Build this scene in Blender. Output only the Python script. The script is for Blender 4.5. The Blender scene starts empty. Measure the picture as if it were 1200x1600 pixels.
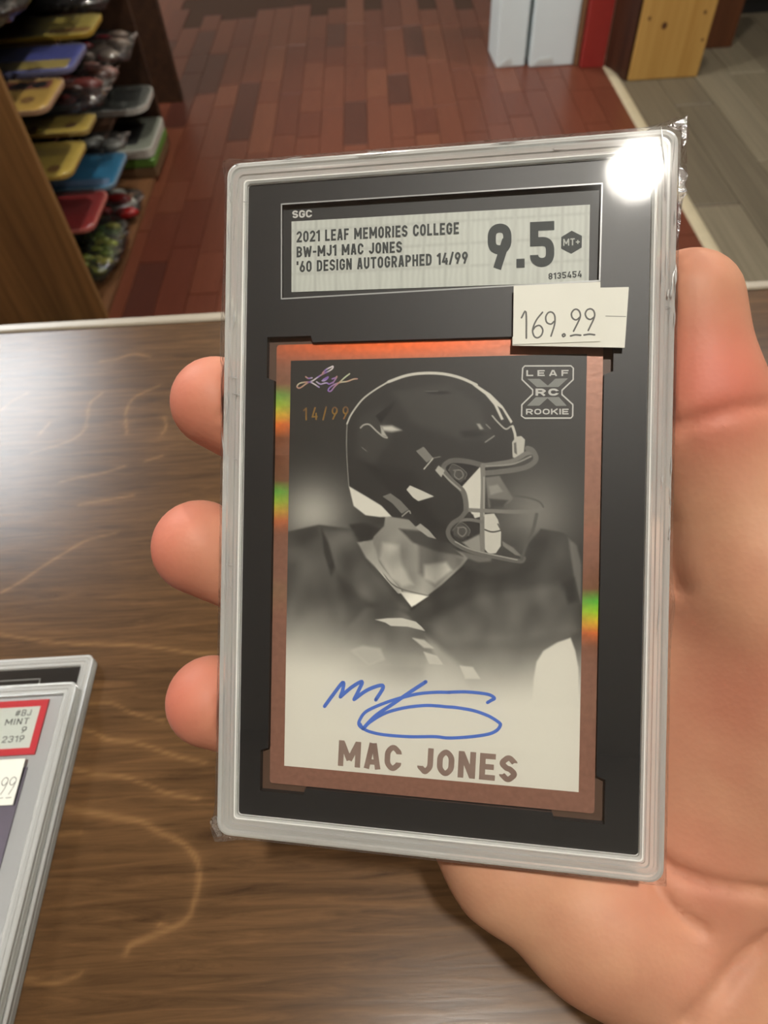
import bpy, math, random
import numpy as np
from mathutils import Matrix, Vector, noise

random.seed(7)
scene = bpy.context.scene
COL = scene.collection
EYE = 1.2                                   # camera height over the floor (m)

DATA = {
'PRINT': [('P', 66, 0.625, 0, [(-30.09, -6.38), (-22.33, -8.23), (-16.13, -7.6), (-9.04, -8.76), (-3.66, 7.64), (6.12, -2.91), (15.84, -1.74), (21.07, -8.43), (25.18, -7.8), (27.18, -6.29), (28.18, -2.13), (28.64, 3.83), (28.76, 10.41), (25.55, 12.38), (22.08, 14.98), (22.22, 22.83), (-29.53, 26.29)]), ('P', 84, 2.75, 0, [(-28.67, -2.92), (-22.03, -5.67), (-19.29, -0.63), (-16.49, 9.48), (-13.67, 22.05), (-28.91, 23.01)]), ('P', 92, 1.75, 0, [(-22.32, -7.46), (-15.47, -7.06), (-12.55, -1.09), (-7.45, 4.2), (-4.08, 7.87), (-8.48, 8.61), (-13.56, 5.54), (-19.32, 0.23)]), ('P', 48, 0.75, 0, [(-21.75, -7.47), (-20.27, -4.73), (-18.75, 0.21), (-19.58, 1.9), (-21.09, -2.49)]), ('P', 44, 0.625, 0, [(-16.06, -8.43), (-13.25, -8.76), (-9.6, -7.74), (-10.95, -5.52), (-13.74, -4.9)]), ('P', 54, 1.75, 0, [(6.57, -0.62), (11.88, 0.79), (18.07, -2.05), (20.04, -6.31), (22.58, -6.9), (21.15, -1.63), (17.1, 1.66), (9.81, 2.46), (3.45, 4.31), (-2.99, 7.82)]), ('P', 96, 2.5, 0, [(-0.76, 10.43), (9.84, 4.59), (24.27, 1.92), (27.86, 5.42), (27.95, 10.61), (17.31, 13.25), (3.62, 13.98)]), ('P', 112, 0.75, 0, [(26.13, -6.73), (27.66, -5.47), (28.62, -1.87), (28.61, 5.39), (27.26, 0.25)]), ('P', 50, 1.25, 0, [(25.27, 1.37), (27.27, 0.77), (27.85, 4.9), (26.35, 5.49)]), ('L', 40, 0.375, 0.5, [(-3.26, 7.83), (1.29, 3.86), (6.57, -0.62)]), ('P', 150, 0.5, 0, [(-8.81, -10.28), (-9.03, -8.26), (-11.05, -6.2), (-11.54, -4.67), (-10.2, -1.92), (-7.32, 2.01), (-2.66, 7.1), (2.52, 2.9), (6.4, -0.95), (7.96, -2.97), (3.63, -4.45), (-1.41, -7.43), (-3.97, -9.62)]), ('P', 196, 1.25, 0, [(-9.27, -5.02), (-9.77, -1.73), (-7.49, 2.02), (-5.25, 3.57), (-3.07, 2.94), (-5.33, -0.78), (-5.95, -4.56)]), ('P', 108, 1.25, 0, [(-2.12, -5.21), (3.3, -4.28), (6.54, -2.23), (6.04, -0.87), (1.28, 3.32), (-2.02, 0.74)]), ('P', 168, 1.0, 0, [(-0.96, -0.92), (3.35, -1.59), (4.45, -0.02), (1.27, 2.78), (-0.91, 1.78)]), ('P', 70, 0.75, 0, [(-6.0, -7.82), (-1.07, -7.4), (3.82, -5.36), (6.53, -2.76), (1.16, -3.68), (-3.21, -5.18)]), ('L', 188, 0.25, 1.0, [(-12.9, -4.65), (-11.35, -2.77), (-10.03, -0.35), (-7.48, 2.56), (-5.79, 4.41)]), ('L', 110, 0.1875, 0.25, [(-11.05, -4.86), (-10.62, -2.25), (-9.17, 0.71), (-6.35, 3.61), (-0.04, 5.1)]), ('P', 208, 0.375, 0, [(-5.79, 4.41), (-0.04, 5.21), (-3.27, 7.45)]), ('P', 174, 0.625, 0, [(-14.31, -4.89), (-11.23, -5.52), (-9.76, -1.18), (-7.49, 2.02), (-9.73, 0.73), (-12.57, -1.92)]), ('P', 92, 1.0, 0, [(-12.4, 7.96), (-18.5, 14.6), (-19.84, 20.22), (-0.61, 19.07), (-0.72, 12.59), (-4.06, 8.95), (-6.84, 7.45)]), ('P', 120, 1.75, 0, [(-0.72, 12.59), (6.92, 18.62), (8.05, 22.83), (-0.53, 23.39)]), ('P', 84, 1.0, 0, [(-8.45, 10.25), (-0.72, 12.59), (1.52, 16.79), (-8.35, 16.25)]), ('P', 212, 0.3125, 0, [(-10.4, 10.23), (-7.9, 9.84), (-5.15, 9.71), (-2.4, 10.29), (-1.18, 11.26), (-0.62, 11.93), (-4.02, 11.23), (-7.32, 11.28), (-8.44, 10.68)]), ('P', 190, 1.125, 0, [(-15.06, 16.62), (-12.82, 15.68), (-9.46, 16.04), (-8.6, 17.91), (-11.64, 19.18)]), ('P', 200, 0.625, 0, [(-2.89, 13.51), (-0.7, 13.78), (1.06, 15.19), (-0.68, 15.18)]), ('P', 206, 0.625, 0, [(-0.66, 16.1), (1.79, 16.77), (2.89, 18.22), (0.46, 18.2)]), ('P', 214, 0.625, 0, [(6.38, 18.39), (8.77, 18.51), (10.13, 20.56), (7.48, 20.73)]), ('P', 226, 0.5, 0, [(20.26, 19.93), (20.72, 16.75), (21.95, 14.58), (24.47, 12.87), (26.87, 11.86), (27.77, 14.26), (28.37, 17.34), (28.61, 24.6), (20.1, 25.2)]), ('P', 226, 0.375, 0, [(-16.26, -16.02), (-12.84, -14.14), (-9.61, -12.28), (-7.47, -10.17), (-9.72, -9.99), (-12.77, -10.32), (-15.23, -12.12)]), ('P', 42, 0.2, 0, [(-16.84, -28.43), (-15.97, -30.34), (-13.88, -33.11), (-11.42, -34.99), (-8.63, -36.67), (-5.16, -37.82), (-1.7, -38.23), (2.07, -38.02), (5.48, -37.21), (8.53, -35.81), (11.24, -33.98), (13.27, -31.78), (14.62, -29.76), (15.31, -28.41), (15.73, -26.74), (16.03, -24.73), (15.76, -21.39), (12.8, -21.04), (10.14, -20.7), (6.1, -21.52), (4.07, -21.51), (2.57, -19.81), (4.14, -17.27), (6.38, -15.08), (7.0, -12.55), (6.29, -10.85), (4.28, -9.45), (3.37, -7.21), (4.36, -5.2), (1.62, -5.64), (-0.46, -6.78), (-2.55, -8.11), (-4.67, -10.23), (-7.47, -10.17), (-9.62, -12.46), (-12.84, -14.25), (-16.27, -16.2), (-16.7, -20.56)]), ('P', 60, 2.0, 0, [(-7.9, -34.76), (3.13, -35.96), (9.27, -31.82), (11.39, -25.41), (6.04, -25.08), (-3.6, -28.52)]), ('P', 56, 1.75, 0, [(-14.53, -29.63), (-9.95, -31.68), (-7.73, -25.44), (-11.17, -20.59), (-15.11, -21.97)]), ('P', 30, 1.5, 0, [(-13.66, -20.58), (-3.44, -19.25), (0.85, -10.4), (4.32, -7.07), (-0.48, -7.98), (-6.48, -13.71)]), ('L', 140, 0.15, 0.2, [(-16.84, -28.43), (-16.88, -24.41), (-16.67, -20.56), (-16.27, -16.2)]), ('L', 205, 0.15, 0.325, [(-16.84, -28.43), (-15.97, -30.34), (-13.88, -33.11), (-11.42, -34.99), (-8.63, -36.6)]), ('L', 212, 0.175, 0.5625, [(-8.63, -36.6), (-5.16, -37.75), (-1.7, -38.16), (2.07, -37.96), (5.48, -37.11), (8.54, -35.71)]), ('P', 214, 0.25, 0, [(7.86, -36.23), (11.24, -33.98), (13.6, -31.61), (15.46, -28.68), (15.14, -28.25), (13.44, -31.11), (12.61, -31.62), (13.81, -29.09), (13.32, -28.93), (11.94, -31.79), (10.24, -33.83), (7.87, -35.62)]), ('L', 180, 0.1875, 0.3125, [(11.64, -29.78), (12.66, -28.6), (14.17, -27.25), (15.15, -27.75)]), ('L', 205, 0.1875, 0.5, [(15.48, -27.74), (15.93, -26.41), (16.08, -25.4)]), ('L', 172, 0.25, 0.325, [(-14.07, -27.61), (-13.43, -28.17), (-12.3, -28.23), (-10.93, -27.01), (-9.5, -25.86), (-8.72, -25.62)]), ('P', 205, 0.875, 0, [(-9.89, -27.94), (-7.78, -28.03), (-5.84, -27.09), (-7.76, -26.75), (-9.52, -27.0)]), ('P', 180, 0.375, 0, [(-10.07, -28.04), (-8.62, -25.72), (-9.86, -26.14)]), ('P', 16, 0.2, 0, [(-11.12, -29.96), (-7.09, -32.86), (-7.84, -31.31), (-9.97, -28.39)]), ('P', 20, 0.3125, 0, [(-1.64, -34.61), (0.08, -34.79), (3.16, -34.54), (3.84, -34.19), (1.12, -33.95), (-0.94, -34.25)]), ('L', 110, 0.25, 0.1875, [(-1.29, -34.6), (1.11, -34.63)]), ('P', 170, 0.5, 0, [(8.67, -28.28), (9.34, -28.28), (10.02, -27.27), (9.36, -27.1)]), ('P', 24, 1.25, 0, [(5.67, -26.78), (8.69, -27.1), (10.71, -26.42), (8.72, -25.58), (6.02, -25.76)]), ('L', 150, 0.25, 0.2, [(10.51, -28.11), (11.29, -27.36)]), ('L', 150, 0.25, 0.25, [(10.4, -24.74), (12.05, -25.91)]), ('L', 120, 0.1875, 0.1875, [(-13.71, -23.71), (-12.81, -23.02)]), ('P', 128, 0.1875, 0, [(-2.95, -23.03), (-1.45, -23.89), (0.48, -21.67), (-0.81, -20.78)]), ('L', 190, 0.125, 0.25, [(-1.3, -19.54), (0.48, -21.67)]), ('L', 120, 0.125, 0.2, [(0.48, -21.67), (1.85, -21.95)]), ('P', 118, 0.1875, 0, [(-9.47, -14.09), (-7.83, -14.73), (-5.77, -13.31), (-4.14, -11.61), (-5.55, -10.76), (-7.51, -12.83)]), ('L', 160, 0.125, 0.25, [(-5.44, -10.28), (-4.14, -11.34), (-3.81, -10.83)]), ('P', 212, 0.1875, 0, [(-4.69, -15.46), (-4.01, -16.33), (-1.64, -15.33), (0.78, -14.23), (-2.3, -13.26), (-3.35, -13.93)]), ('P', 168, 0.25, 0, [(-2.83, -8.2), (-1.81, -8.91), (-0.13, -7.65), (1.34, -5.97), (-0.28, -6.34)]), ('P', 24, 0.375, 0, [(2.72, -20.66), (6.1, -21.35), (10.15, -20.36), (6.19, -16.1), (4.14, -17.27), (3.09, -18.96)]), ('P', 120, 0.5, 0, [(10.52, -18.0), (13.18, -18.36), (15.89, -13.97), (14.27, -12.67), (11.29, -12.22)]), ('P', 64, 0.625, 0, [(11.26, -13.97), (14.91, -13.69), (13.94, -12.46), (11.63, -12.22)]), ('P', 150, 0.5, 0, [(11.22, -16.32), (12.87, -16.68), (13.89, -15.35), (11.58, -14.65)]), ('P', 216, 0.1875, 0, [(6.13, -16.2), (9.49, -20.02), (9.9, -19.35), (10.06, -10.58), (8.66, -10.15), (8.04, -11.05), (7.45, -12.05)]), ('P', 40, 0.375, 0, [(5.96, -10.16), (8.31, -10.88), (8.66, -9.88), (10.17, -9.57), (10.05, -7.2), (7.73, -5.79), (4.66, -7.08)]), ('P', 150, 0.625, 0, [(6.38, -5.42), (9.71, -7.2), (10.12, -3.49), (8.43, -3.78)]), ('P', 206, 0.25, 0, [(10.38, -10.92), (12.31, -11.13), (13.06, -9.96), (13.7, -7.63), (13.68, -4.94), (12.78, -3.57), (11.45, -3.36), (10.43, -4.51)]), ('L', 60, 0.15, 0.25, [(10.43, -8.06), (12.04, -7.59), (13.76, -7.96)]), ('L', 90, 0.1875, 0.25, [(13.08, -9.12), (13.69, -7.96)]), ('P', 110, 0.625, 0, [(6.08, -3.71), (8.44, -3.27), (12.13, -2.71), (11.81, -1.93), (9.48, -1.72), (7.45, -2.4)]), ('P', 128, 0.375, 0, [(13.9, -5.95), (16.06, -4.67), (17.73, -3.05), (16.41, -3.34), (14.08, -4.95)]), ('P', 196, 0.1875, 0, [(15.44, -24.73), (16.17, -25.8), (17.15, -25.9), (17.85, -25.23), (17.64, -22.57), (16.41, -21.56), (15.59, -21.89)]), ('P', 96, 0.25, 0, [(15.77, -24.57), (16.19, -24.73), (16.4, -22.4), (15.9, -22.73)]), ('L', 98, 0.175, 1.0, [(2.4, -19.29), (2.66, -20.32), (4.07, -21.17), (6.78, -21.08), (10.15, -20.29)]), ('L', 122, 0.175, 0.875, [(10.15, -20.29), (12.8, -20.64), (15.76, -21.22), (18.03, -22.57), (19.07, -22.8)]), ('L', 110, 0.175, 1.0, [(18.34, -23.57), (19.33, -23.07), (19.88, -21.41), (18.08, -20.0), (14.15, -19.21), (10.58, -18.84)]), ('L', 150, 0.15, 0.3125, [(10.65, -20.19), (13.47, -20.31), (16.1, -20.72), (19.02, -22.07)]), ('L', 128, 0.175, 0.875, [(9.98, -20.29), (10.16, -15.98), (10.07, -9.9), (10.28, -3.67)]), ('L', 168, 0.15, 0.25, [(10.26, -18.0), (10.39, -10.58)]), ('L', 108, 0.175, 1.0, [(2.4, -19.29), (4.14, -17.27), (6.21, -15.42), (6.85, -13.57), (7.02, -11.54)]), ('L', 160, 0.175, 0.3125, [(1.37, -19.8), (3.46, -17.6), (5.87, -15.52)]), ('P', 180, 0.25, 0, [(0.87, -19.28), (1.53, -20.24), (2.75, -19.3), (2.09, -17.93)]), ('L', 128, 0.175, 0.75, [(7.45, -11.71), (11.3, -11.61), (16.27, -11.53), (20.18, -11.77), (21.46, -12.52)]), ('L', 90, 0.175, 0.375, [(21.46, -12.52), (20.8, -13.44), (18.84, -14.18), (16.21, -14.54)]), ('L', 118, 0.175, 0.625, [(5.63, -9.64), (7.65, -9.86), (10.07, -9.5)]), ('L', 104, 0.175, 0.875, [(7.02, -11.54), (5.96, -10.16), (4.29, -8.94), (3.57, -7.22), (4.69, -5.44), (7.76, -3.93), (11.79, -3.04), (17.09, -2.19), (18.0, -2.72)]), ('L', 160, 0.15, 0.25, [(5.03, -5.55), (8.43, -4.05), (16.76, -2.41)]), ('L', 92, 0.175, 0.625, [(20.26, -11.11), (19.6, -8.1), (18.35, -5.07), (17.58, -2.54)]), ('P', 72, 0.1875, 0, [(3.49, -19.3), (4.42, -20.5), (6.89, -18.92), (6.67, -17.63), (5.84, -17.01), (4.13, -17.95)]), ('L', 120, 0.125, 0.25, [(4.45, -19.31), (5.8, -19.32), (6.32, -18.3), (5.49, -17.62), (4.63, -18.29), (4.79, -19.14)]), ('L', 112, 0.125, 0.15, [(3.49, -19.3), (4.42, -20.5), (6.89, -18.92), (6.67, -17.63)]), ('P', 76, 0.1875, 0, [(4.48, -7.75), (5.98, -9.31), (7.75, -8.0), (7.54, -6.81), (6.37, -6.1), (4.67, -6.74)]), ('L', 124, 0.125, 0.25, [(5.39, -8.28), (6.74, -8.31), (7.09, -7.47), (6.36, -6.61), (5.51, -7.27), (5.59, -8.12)]), ('L', 112, 0.125, 0.15, [(4.48, -7.75), (5.98, -9.31), (7.75, -8.0), (7.54, -6.81)])],
'PHOTO': [(-28.66, -41.67), (28.86, -40.7), (28.85, 41.09), (-28.75, 40.26)],
'AUTO': [[(-20.47, 28.04), (-18.84, 25.71), (-16.78, 23.01), (-16.76, 24.38), (-17.26, 25.94)], [(-17.26, 25.94), (-14.94, 23.83), (-12.88, 22.6), (-13.54, 24.38), (-14.46, 26.26)], [(-14.46, 26.26), (-11.9, 24.27), (-9.25, 23.12), (-8.65, 23.59), (-10.06, 26.04)], [(-0.22, 21.84), (-3.37, 24.12), (-6.72, 26.66), (-10.09, 29.21), (-12.54, 31.93)], [(-12.54, 31.93), (-13.29, 31.35), (-13.34, 30.51), (-12.25, 28.73), (-10.12, 27.4), (-7.15, 26.06), (-4.2, 25.02), (-1.27, 24.19), (2.06, 23.72), (4.54, 23.6), (4.13, 23.59), (7.41, 23.29), (10.26, 23.34), (12.09, 23.55), (13.02, 24.14), (12.39, 24.59), (11.71, 25.05)], [(-12.54, 31.93), (-10.93, 30.33), (-7.96, 28.43), (-4.16, 27.15), (-0.39, 26.47), (2.1, 26.37), (3.76, 26.42), (5.82, 26.44), (9.1, 26.79), (11.96, 27.61), (13.91, 28.69), (14.2, 29.28), (13.42, 30.36), (11.62, 31.2), (7.97, 31.97), (4.28, 32.43), (1.8, 32.37), (-3.22, 32.77), (-7.89, 32.8), (-10.68, 32.51), (-12.41, 31.92), (-13.16, 31.0)]],
'XLOGO': {'outline': [(17.55, -39.15), (26.0, -39.0), (26.44, -38.57), (26.45, -36.41), (24.46, -34.45), (24.47, -33.65), (26.48, -31.76), (26.48, -29.63), (26.18, -29.24), (17.73, -29.27), (17.12, -29.71), (17.13, -31.81), (19.1, -33.8), (19.09, -34.61), (17.09, -36.58), (17.17, -38.76)], 'xs': [[(18.07, -36.72), (20.31, -36.68), (21.87, -35.37), (23.22, -36.66), (25.51, -36.67), (23.83, -35.08), (19.84, -35.13)], [(19.64, -33.21), (23.94, -33.19), (25.37, -31.54), (23.42, -31.53), (21.84, -32.99), (20.37, -31.61), (18.09, -31.62)]], 'leaf': [(17.87, -37.21), (25.61, -37.11), (17.85, -38.34)], 'rc': [(19.63, -33.5), (23.86, -33.45), (19.61, -34.84)], 'rookie': [(17.93, -29.97), (25.74, -29.91), (17.91, -31.04)]},
'SCRIPT': [[(-20.66, -38.96), (-21.42, -38.67), (-22.04, -38.54), (-21.28, -39.27), (-20.36, -39.7), (-19.9, -39.86), (-20.05, -39.39), (-20.96, -38.81), (-22.19, -38.24), (-23.26, -37.59), (-24.03, -37.08), (-25.26, -36.58), (-26.34, -35.84), (-26.89, -35.63), (-27.31, -35.93), (-26.98, -36.45), (-26.2, -36.74), (-24.8, -36.82), (-23.86, -36.48), (-22.69, -35.74)], [(-25.52, -37.88), (-24.97, -37.57), (-24.19, -37.65)], [(-21.86, -37.27), (-21.25, -37.6), (-20.87, -37.77), (-21.09, -37.4), (-21.63, -37.04), (-22.09, -37.05)], [(-23.25, -36.84), (-22.46, -36.38), (-21.69, -36.52), (-21.08, -36.58), (-20.61, -36.35), (-19.85, -36.71)], [(-20.02, -37.38), (-19.4, -37.56), (-19.03, -37.81), (-19.85, -36.56)], [(-16.48, -38.31), (-17.42, -37.63), (-18.32, -36.83), (-19.38, -35.96), (-20.28, -34.93), (-20.82, -35.09), (-20.45, -35.68), (-19.54, -36.26), (-18.16, -36.68), (-16.94, -36.81), (-15.73, -37.23), (-14.9, -37.29)]],
'CARDTEXT': [('MAC JONES', (-17.54, 39.69), (17.43, 39.97), (-17.37, 34.56))],
'SERIAL': [('14/99', (-25.89, -29.14), (-16.51, -29.33), (-25.94, -31.71))],
'LABELTEXT': [('2021 LEAF MEMORIES COLLEGE', (-27.98, -65.02), (4.65, -64.91), (-28.02, -67.27)), ('BW-MJ1 MAC JONES', (-27.93, -62.0), (-6.4, -61.92), (-27.97, -64.18)), ("'60 DESIGN AUTOGRAPHED 14/99", (-27.88, -58.97), (6.47, -59.17), (-27.92, -61.22))],
'SGC': ('SGC', (-29.01, -69.97), (-24.86, -69.91), (-29.03, -71.51)),
'GRADE': ('9.5', (10.26, -57.88), (22.64, -57.78), (10.11, -66.44)),
'CERT': ('8135454', (21.63, -55.36), (27.67, -55.57), (21.6, -56.57)),
'HEX': [(25.7, -62.17), (25.66, -64.32)],
'MT': ('MT+', (24.2, -61.54), (27.21, -61.55), (24.18, -62.85)),
'SILVER': [(-29.13, -69.33), (28.92, -69.01), (28.95, -54.62), (-28.89, -55.09)],
'LFRAME': [(-30.94, -72.47), (30.91, -72.31), (30.78, -54.42), (-30.62, -53.48)],
'STICK1': [(15.21, -53.61), (30.74, -53.71), (30.87, -42.86), (15.29, -42.71)],
'STICK2': [(26.32, -52.76), (35.72, -52.59), (35.2, -41.63), (15.18, -42.55), (15.15, -44.13)],
'PRICE': [[(16.74, -47.62), (17.53, -48.69), (17.69, -43.8)], [(20.54, -48.5), (19.43, -47.06), (18.81, -45.33), (19.1, -44.15), (19.75, -43.82), (20.43, -44.3), (20.64, -45.27), (20.09, -46.07), (19.33, -45.9), (18.89, -45.33)], [(22.66, -46.76), (22.1, -46.27), (21.34, -46.61), (21.13, -47.59), (21.57, -48.39), (22.25, -48.44), (22.75, -47.72), (22.74, -46.17), (22.14, -44.06)], [(27.22, -47.37), (26.59, -46.9), (25.95, -47.23), (25.71, -48.01), (26.08, -48.69), (26.67, -48.82), (27.2, -48.26), (27.22, -47.18), (26.15, -44.83)], [(29.74, -47.29), (29.08, -46.89), (28.45, -47.22), (28.17, -47.99), (28.53, -48.67), (29.2, -48.8), (29.73, -48.25), (29.74, -47.17), (28.75, -44.9)], [(24.21, -44.27), (24.51, -44.41), (24.66, -44.1), (24.33, -43.88), (24.17, -44.19)], [(25.64, -43.99), (26.46, -44.16), (27.43, -44.06)], [(28.02, -44.08), (28.99, -44.2), (29.88, -44.06)]],
'STICKLINE': [(31.79, -47.46), (35.27, -47.26)],
'GRAIN': [[(-0.1663, 0.134), (-0.1532, 0.1313), (-0.1339, 0.1281), (-0.1134, 0.1268), (-0.0978, 0.1244), (-0.0824, 0.1214), (-0.0734, 0.1206)], [(-0.1246, 0.1025), (-0.1141, 0.1025), (-0.1078, 0.0998), (-0.1016, 0.0971), (-0.0917, 0.0944)], [(-0.125, 0.0927), (-0.1172, 0.0912), (-0.1109, 0.0881), (-0.1014, 0.0868), (-0.0917, 0.0837), (-0.0821, 0.0803), (-0.0737, 0.0785)], [(-0.1242, 0.0786), (-0.1137, 0.0762), (-0.1044, 0.075), (-0.095, 0.0721), (-0.0855, 0.0683), (-0.0747, 0.0662)], [(-0.125, 0.0651), (-0.1151, 0.0637), (-0.1024, 0.0612), (-0.0934, 0.0593), (-0.0868, 0.0559), (-0.0796, 0.0529), (-0.0749, 0.0497), (-0.0718, 0.0451), (-0.071, 0.0393), (-0.0718, 0.0338), (-0.0729, 0.0304), (-0.0772, 0.0278), (-0.0846, 0.0254), (-0.0897, 0.0236), (-0.0909, 0.0217)], [(-0.1246, 0.0569), (-0.1134, 0.0569)], [(-0.0821, 0.0287), (-0.0772, 0.0275)], [(-0.1209, 0.0156), (-0.1107, 0.0147), (-0.1035, 0.0164)], [(-0.1727, 0.154), (-0.1653, 0.1593), (-0.1581, 0.1664), (-0.1482, 0.1746), (-0.141, 0.1798), (-0.1285, 0.1831)], [(-0.1831, 0.236), (-0.1724, 0.2395), (-0.1639, 0.2439), (-0.1595, 0.2502), (-0.1601, 0.2593), (-0.1614, 0.2695), (-0.1565, 0.2771)], [(-0.1364, 0.2455), (-0.1398, 0.2592), (-0.1395, 0.2686), (-0.1366, 0.2739), (-0.1255, 0.2812)], [(-0.2091, 0.2677), (-0.2047, 0.2753), (-0.1983, 0.2805)], [(-0.1825, 0.2489), (-0.1796, 0.2562)], [(-0.1628, 0.2155), (-0.1523, 0.2181), (-0.1425, 0.2201), (-0.133, 0.2235)], [(-0.118, 0.2441), (-0.1169, 0.2499), (-0.119, 0.2561)], [(-0.1637, 0.304), (-0.1545, 0.305), (-0.1458, 0.3088), (-0.1356, 0.3052)], [(-0.1232, 0.2262), (-0.1154, 0.2291)], [(-0.15, 0.2007), (-0.1385, 0.2024), (-0.1251, 0.2047)]],
'CREASE': [[(44.23, -27.62), (51.06, -29.53), (55.54, -30.59), (59.97, -31.38)], [(44.9, -10.15), (45.81, -4.67), (48.03, 3.18)], [(45.36, 58.11), (48.74, 59.92), (53.88, 60.64), (59.49, 60.56), (65.55, 59.82)], [(44.24, 60.21), (46.53, 64.85), (50.04, 68.08), (54.05, 69.74)], [(50.71, 85.59), (56.49, 79.59), (64.13, 71.86), (70.55, 65.62)]],
'POSE': [[0.984657, 0.068444, -0.160517], [-0.151744, 0.79005, -0.593965], [0.086163, 0.60921, 0.788314]],
'POS': [0.005232, 0.071142, -0.112275],
'CAM': [[0.998446, 0.051168, 0.022063], [-0.027294, 0.794296, -0.606918], [-0.048579, 0.605373, 0.794458]],
}

# ------------------------------------------------------------------ camera, light, exposure
cam_data = bpy.data.cameras.new('camera')
cam_data.sensor_fit = 'VERTICAL'
cam_data.sensor_height = 36.0
cam_data.lens = 1063.0 / 1600.0 * 36.0
cam_data.clip_start = 0.005
cam_data.dof.use_dof = True
cam_data.dof.focus_distance = 0.133
cam_data.dof.aperture_fstop = 27.0
cam = bpy.data.objects.new('camera', cam_data)
COL.objects.link(cam)
cam.matrix_world = Matrix.Translation((0, 0, EYE)) @ Matrix(DATA['CAM']).to_4x4()
scene.camera = cam

scene.view_settings.view_transform = 'Standard'
scene.view_settings.look = 'None'
scene.view_settings.gamma = 1.0
scene.view_settings.use_curve_mapping = False
scene.view_settings.exposure = 1.12

world = bpy.data.worlds.new('world')
scene.world = world
world.use_nodes = True
world.node_tree.nodes['Background'].inputs[0].default_value = (1.0, 0.93, 0.84, 1)
world.node_tree.nodes['Background'].inputs[1].default_value = 0.05

TROFFER_POWER = 18.0                         # emission of the fluorescent panels
BULB_POWER = 1080.0                           # emission of the round downlight overhead

# ------------------------------------------------------------------ materials
def new_mat(name):
    m = bpy.data.materials.new(name)
    m.use_nodes = True
    nt = m.node_tree
    return m, nt, nt.nodes['Principled BSDF']

def nd(nt, kind, **kw):
    n = nt.nodes.new(kind)
    for k, v in kw.items():
        if k.startswith('i_'):
            n.inputs[k[2:].replace('_', ' ')].default_value = v
        else:
            setattr(n, k, v)
    return n

def lin(r, g, b):
    f = lambda c: ((c / 255 + 0.055) / 1.055) ** 2.4 if c > 10 else c / 255 / 12.92
    return (f(r), f(g), f(b), 1)

def plain(name, col, rough=0.5, metal=0.0, var=0.12, scale=30.0, bump=0.0, spec=0.5, coat=0.0):
    """one colour with a little procedural mottling"""
    m, nt, p = new_mat(name)
    tc = nd(nt, 'ShaderNodeTexCoord')
    nz = nd(nt, 'ShaderNodeTexNoise', i_Scale=scale, i_Detail=4.0)
    nt.links.new(tc.outputs['Object'], nz.inputs['Vector'])
    mr = nd(nt, 'ShaderNodeMapRange')
    mr.inputs['To Min'].default_value = 1 - var
    mr.inputs['To Max'].default_value = 1 + var
    nt.links.new(nz.outputs['Fac'], mr.inputs['Value'])
    mx = nd(nt, 'ShaderNodeVectorMath', operation='SCALE')
    mx.inputs[0].default_value = col[:3]
    nt.links.new(mr.outputs['Result'], mx.inputs['Scale'])
    nt.links.new(mx.outputs['Vector'], p.inputs['Base Color'])
    p.inputs['Roughness'].default_value = rough
    p.inputs['Metallic'].default_value = metal
    p.inputs['Specular IOR Level'].default_value = spec
    p.inputs['Coat Weight'].default_value = coat
    if bump:
        b = nd(nt, 'ShaderNodeBump', i_Strength=bump, i_Distance=0.002)
        nt.links.new(nz.outputs['Fac'], b.inputs['Height'])
        nt.links.new(b.outputs['Normal'], p.inputs['Normal'])
    return m

def wood(name, dark, light, axis='Y', rough=0.35, fine=60.0, spec=0.4, ring=0.0):
    m, nt, p = new_mat(name)
    tc = nd(nt, 'ShaderNodeTexCoord')
    oi = nd(nt, 'ShaderNodeObjectInfo')
    ad = nd(nt, 'ShaderNodeVectorMath', operation='ADD')
    sc = nd(nt, 'ShaderNodeVectorMath', operation='SCALE')
    sc.inputs['Scale'].default_value = 13.0
    nt.links.new(oi.outputs['Location'], sc.inputs[0])
    nt.links.new(tc.outputs['Object'], ad.inputs[0])
    nt.links.new(sc.outputs['Vector'], ad.inputs[1])
    mp = nd(nt, 'ShaderNodeMapping')
    s = {'X': (fine * 0.05, fine, fine), 'Y': (fine, fine * 0.05, fine), 'Z': (fine, fine, fine * 0.05)}[axis]
    mp.inputs['Scale'].default_value = s
    nt.links.new(ad.outputs['Vector'], mp.inputs['Vector'])
    nz = nd(nt, 'ShaderNodeTexNoise', i_Scale=1.0, i_Detail=6.0, i_Roughness=0.65, i_Distortion=0.6)
    nt.links.new(mp.outputs['Vector'], nz.inputs['Vector'])
    cr = nd(nt, 'ShaderNodeValToRGB')
    cr.color_ramp.elements[0].position = 0.3
    cr.color_ramp.elements[0].color = dark
    cr.color_ramp.elements[1].position = 0.72
    cr.color_ramp.elements[1].color = light
    nt.links.new(nz.outputs['Fac'], cr.inputs['Fac'])
    nt.links.new(cr.outputs['Color'], p.inputs['Base Color'])
    p.inputs['Roughness'].default_value = rough
    p.inputs['Specular IOR Level'].default_value = spec
    b = nd(nt, 'ShaderNodeBump', i_Strength=0.15, i_Distance=0.001)
    nt.links.new(nz.outputs['Fac'], b.inputs['Height'])
    nt.links.new(b.outputs['Normal'], p.inputs['Normal'])
    return m

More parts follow.
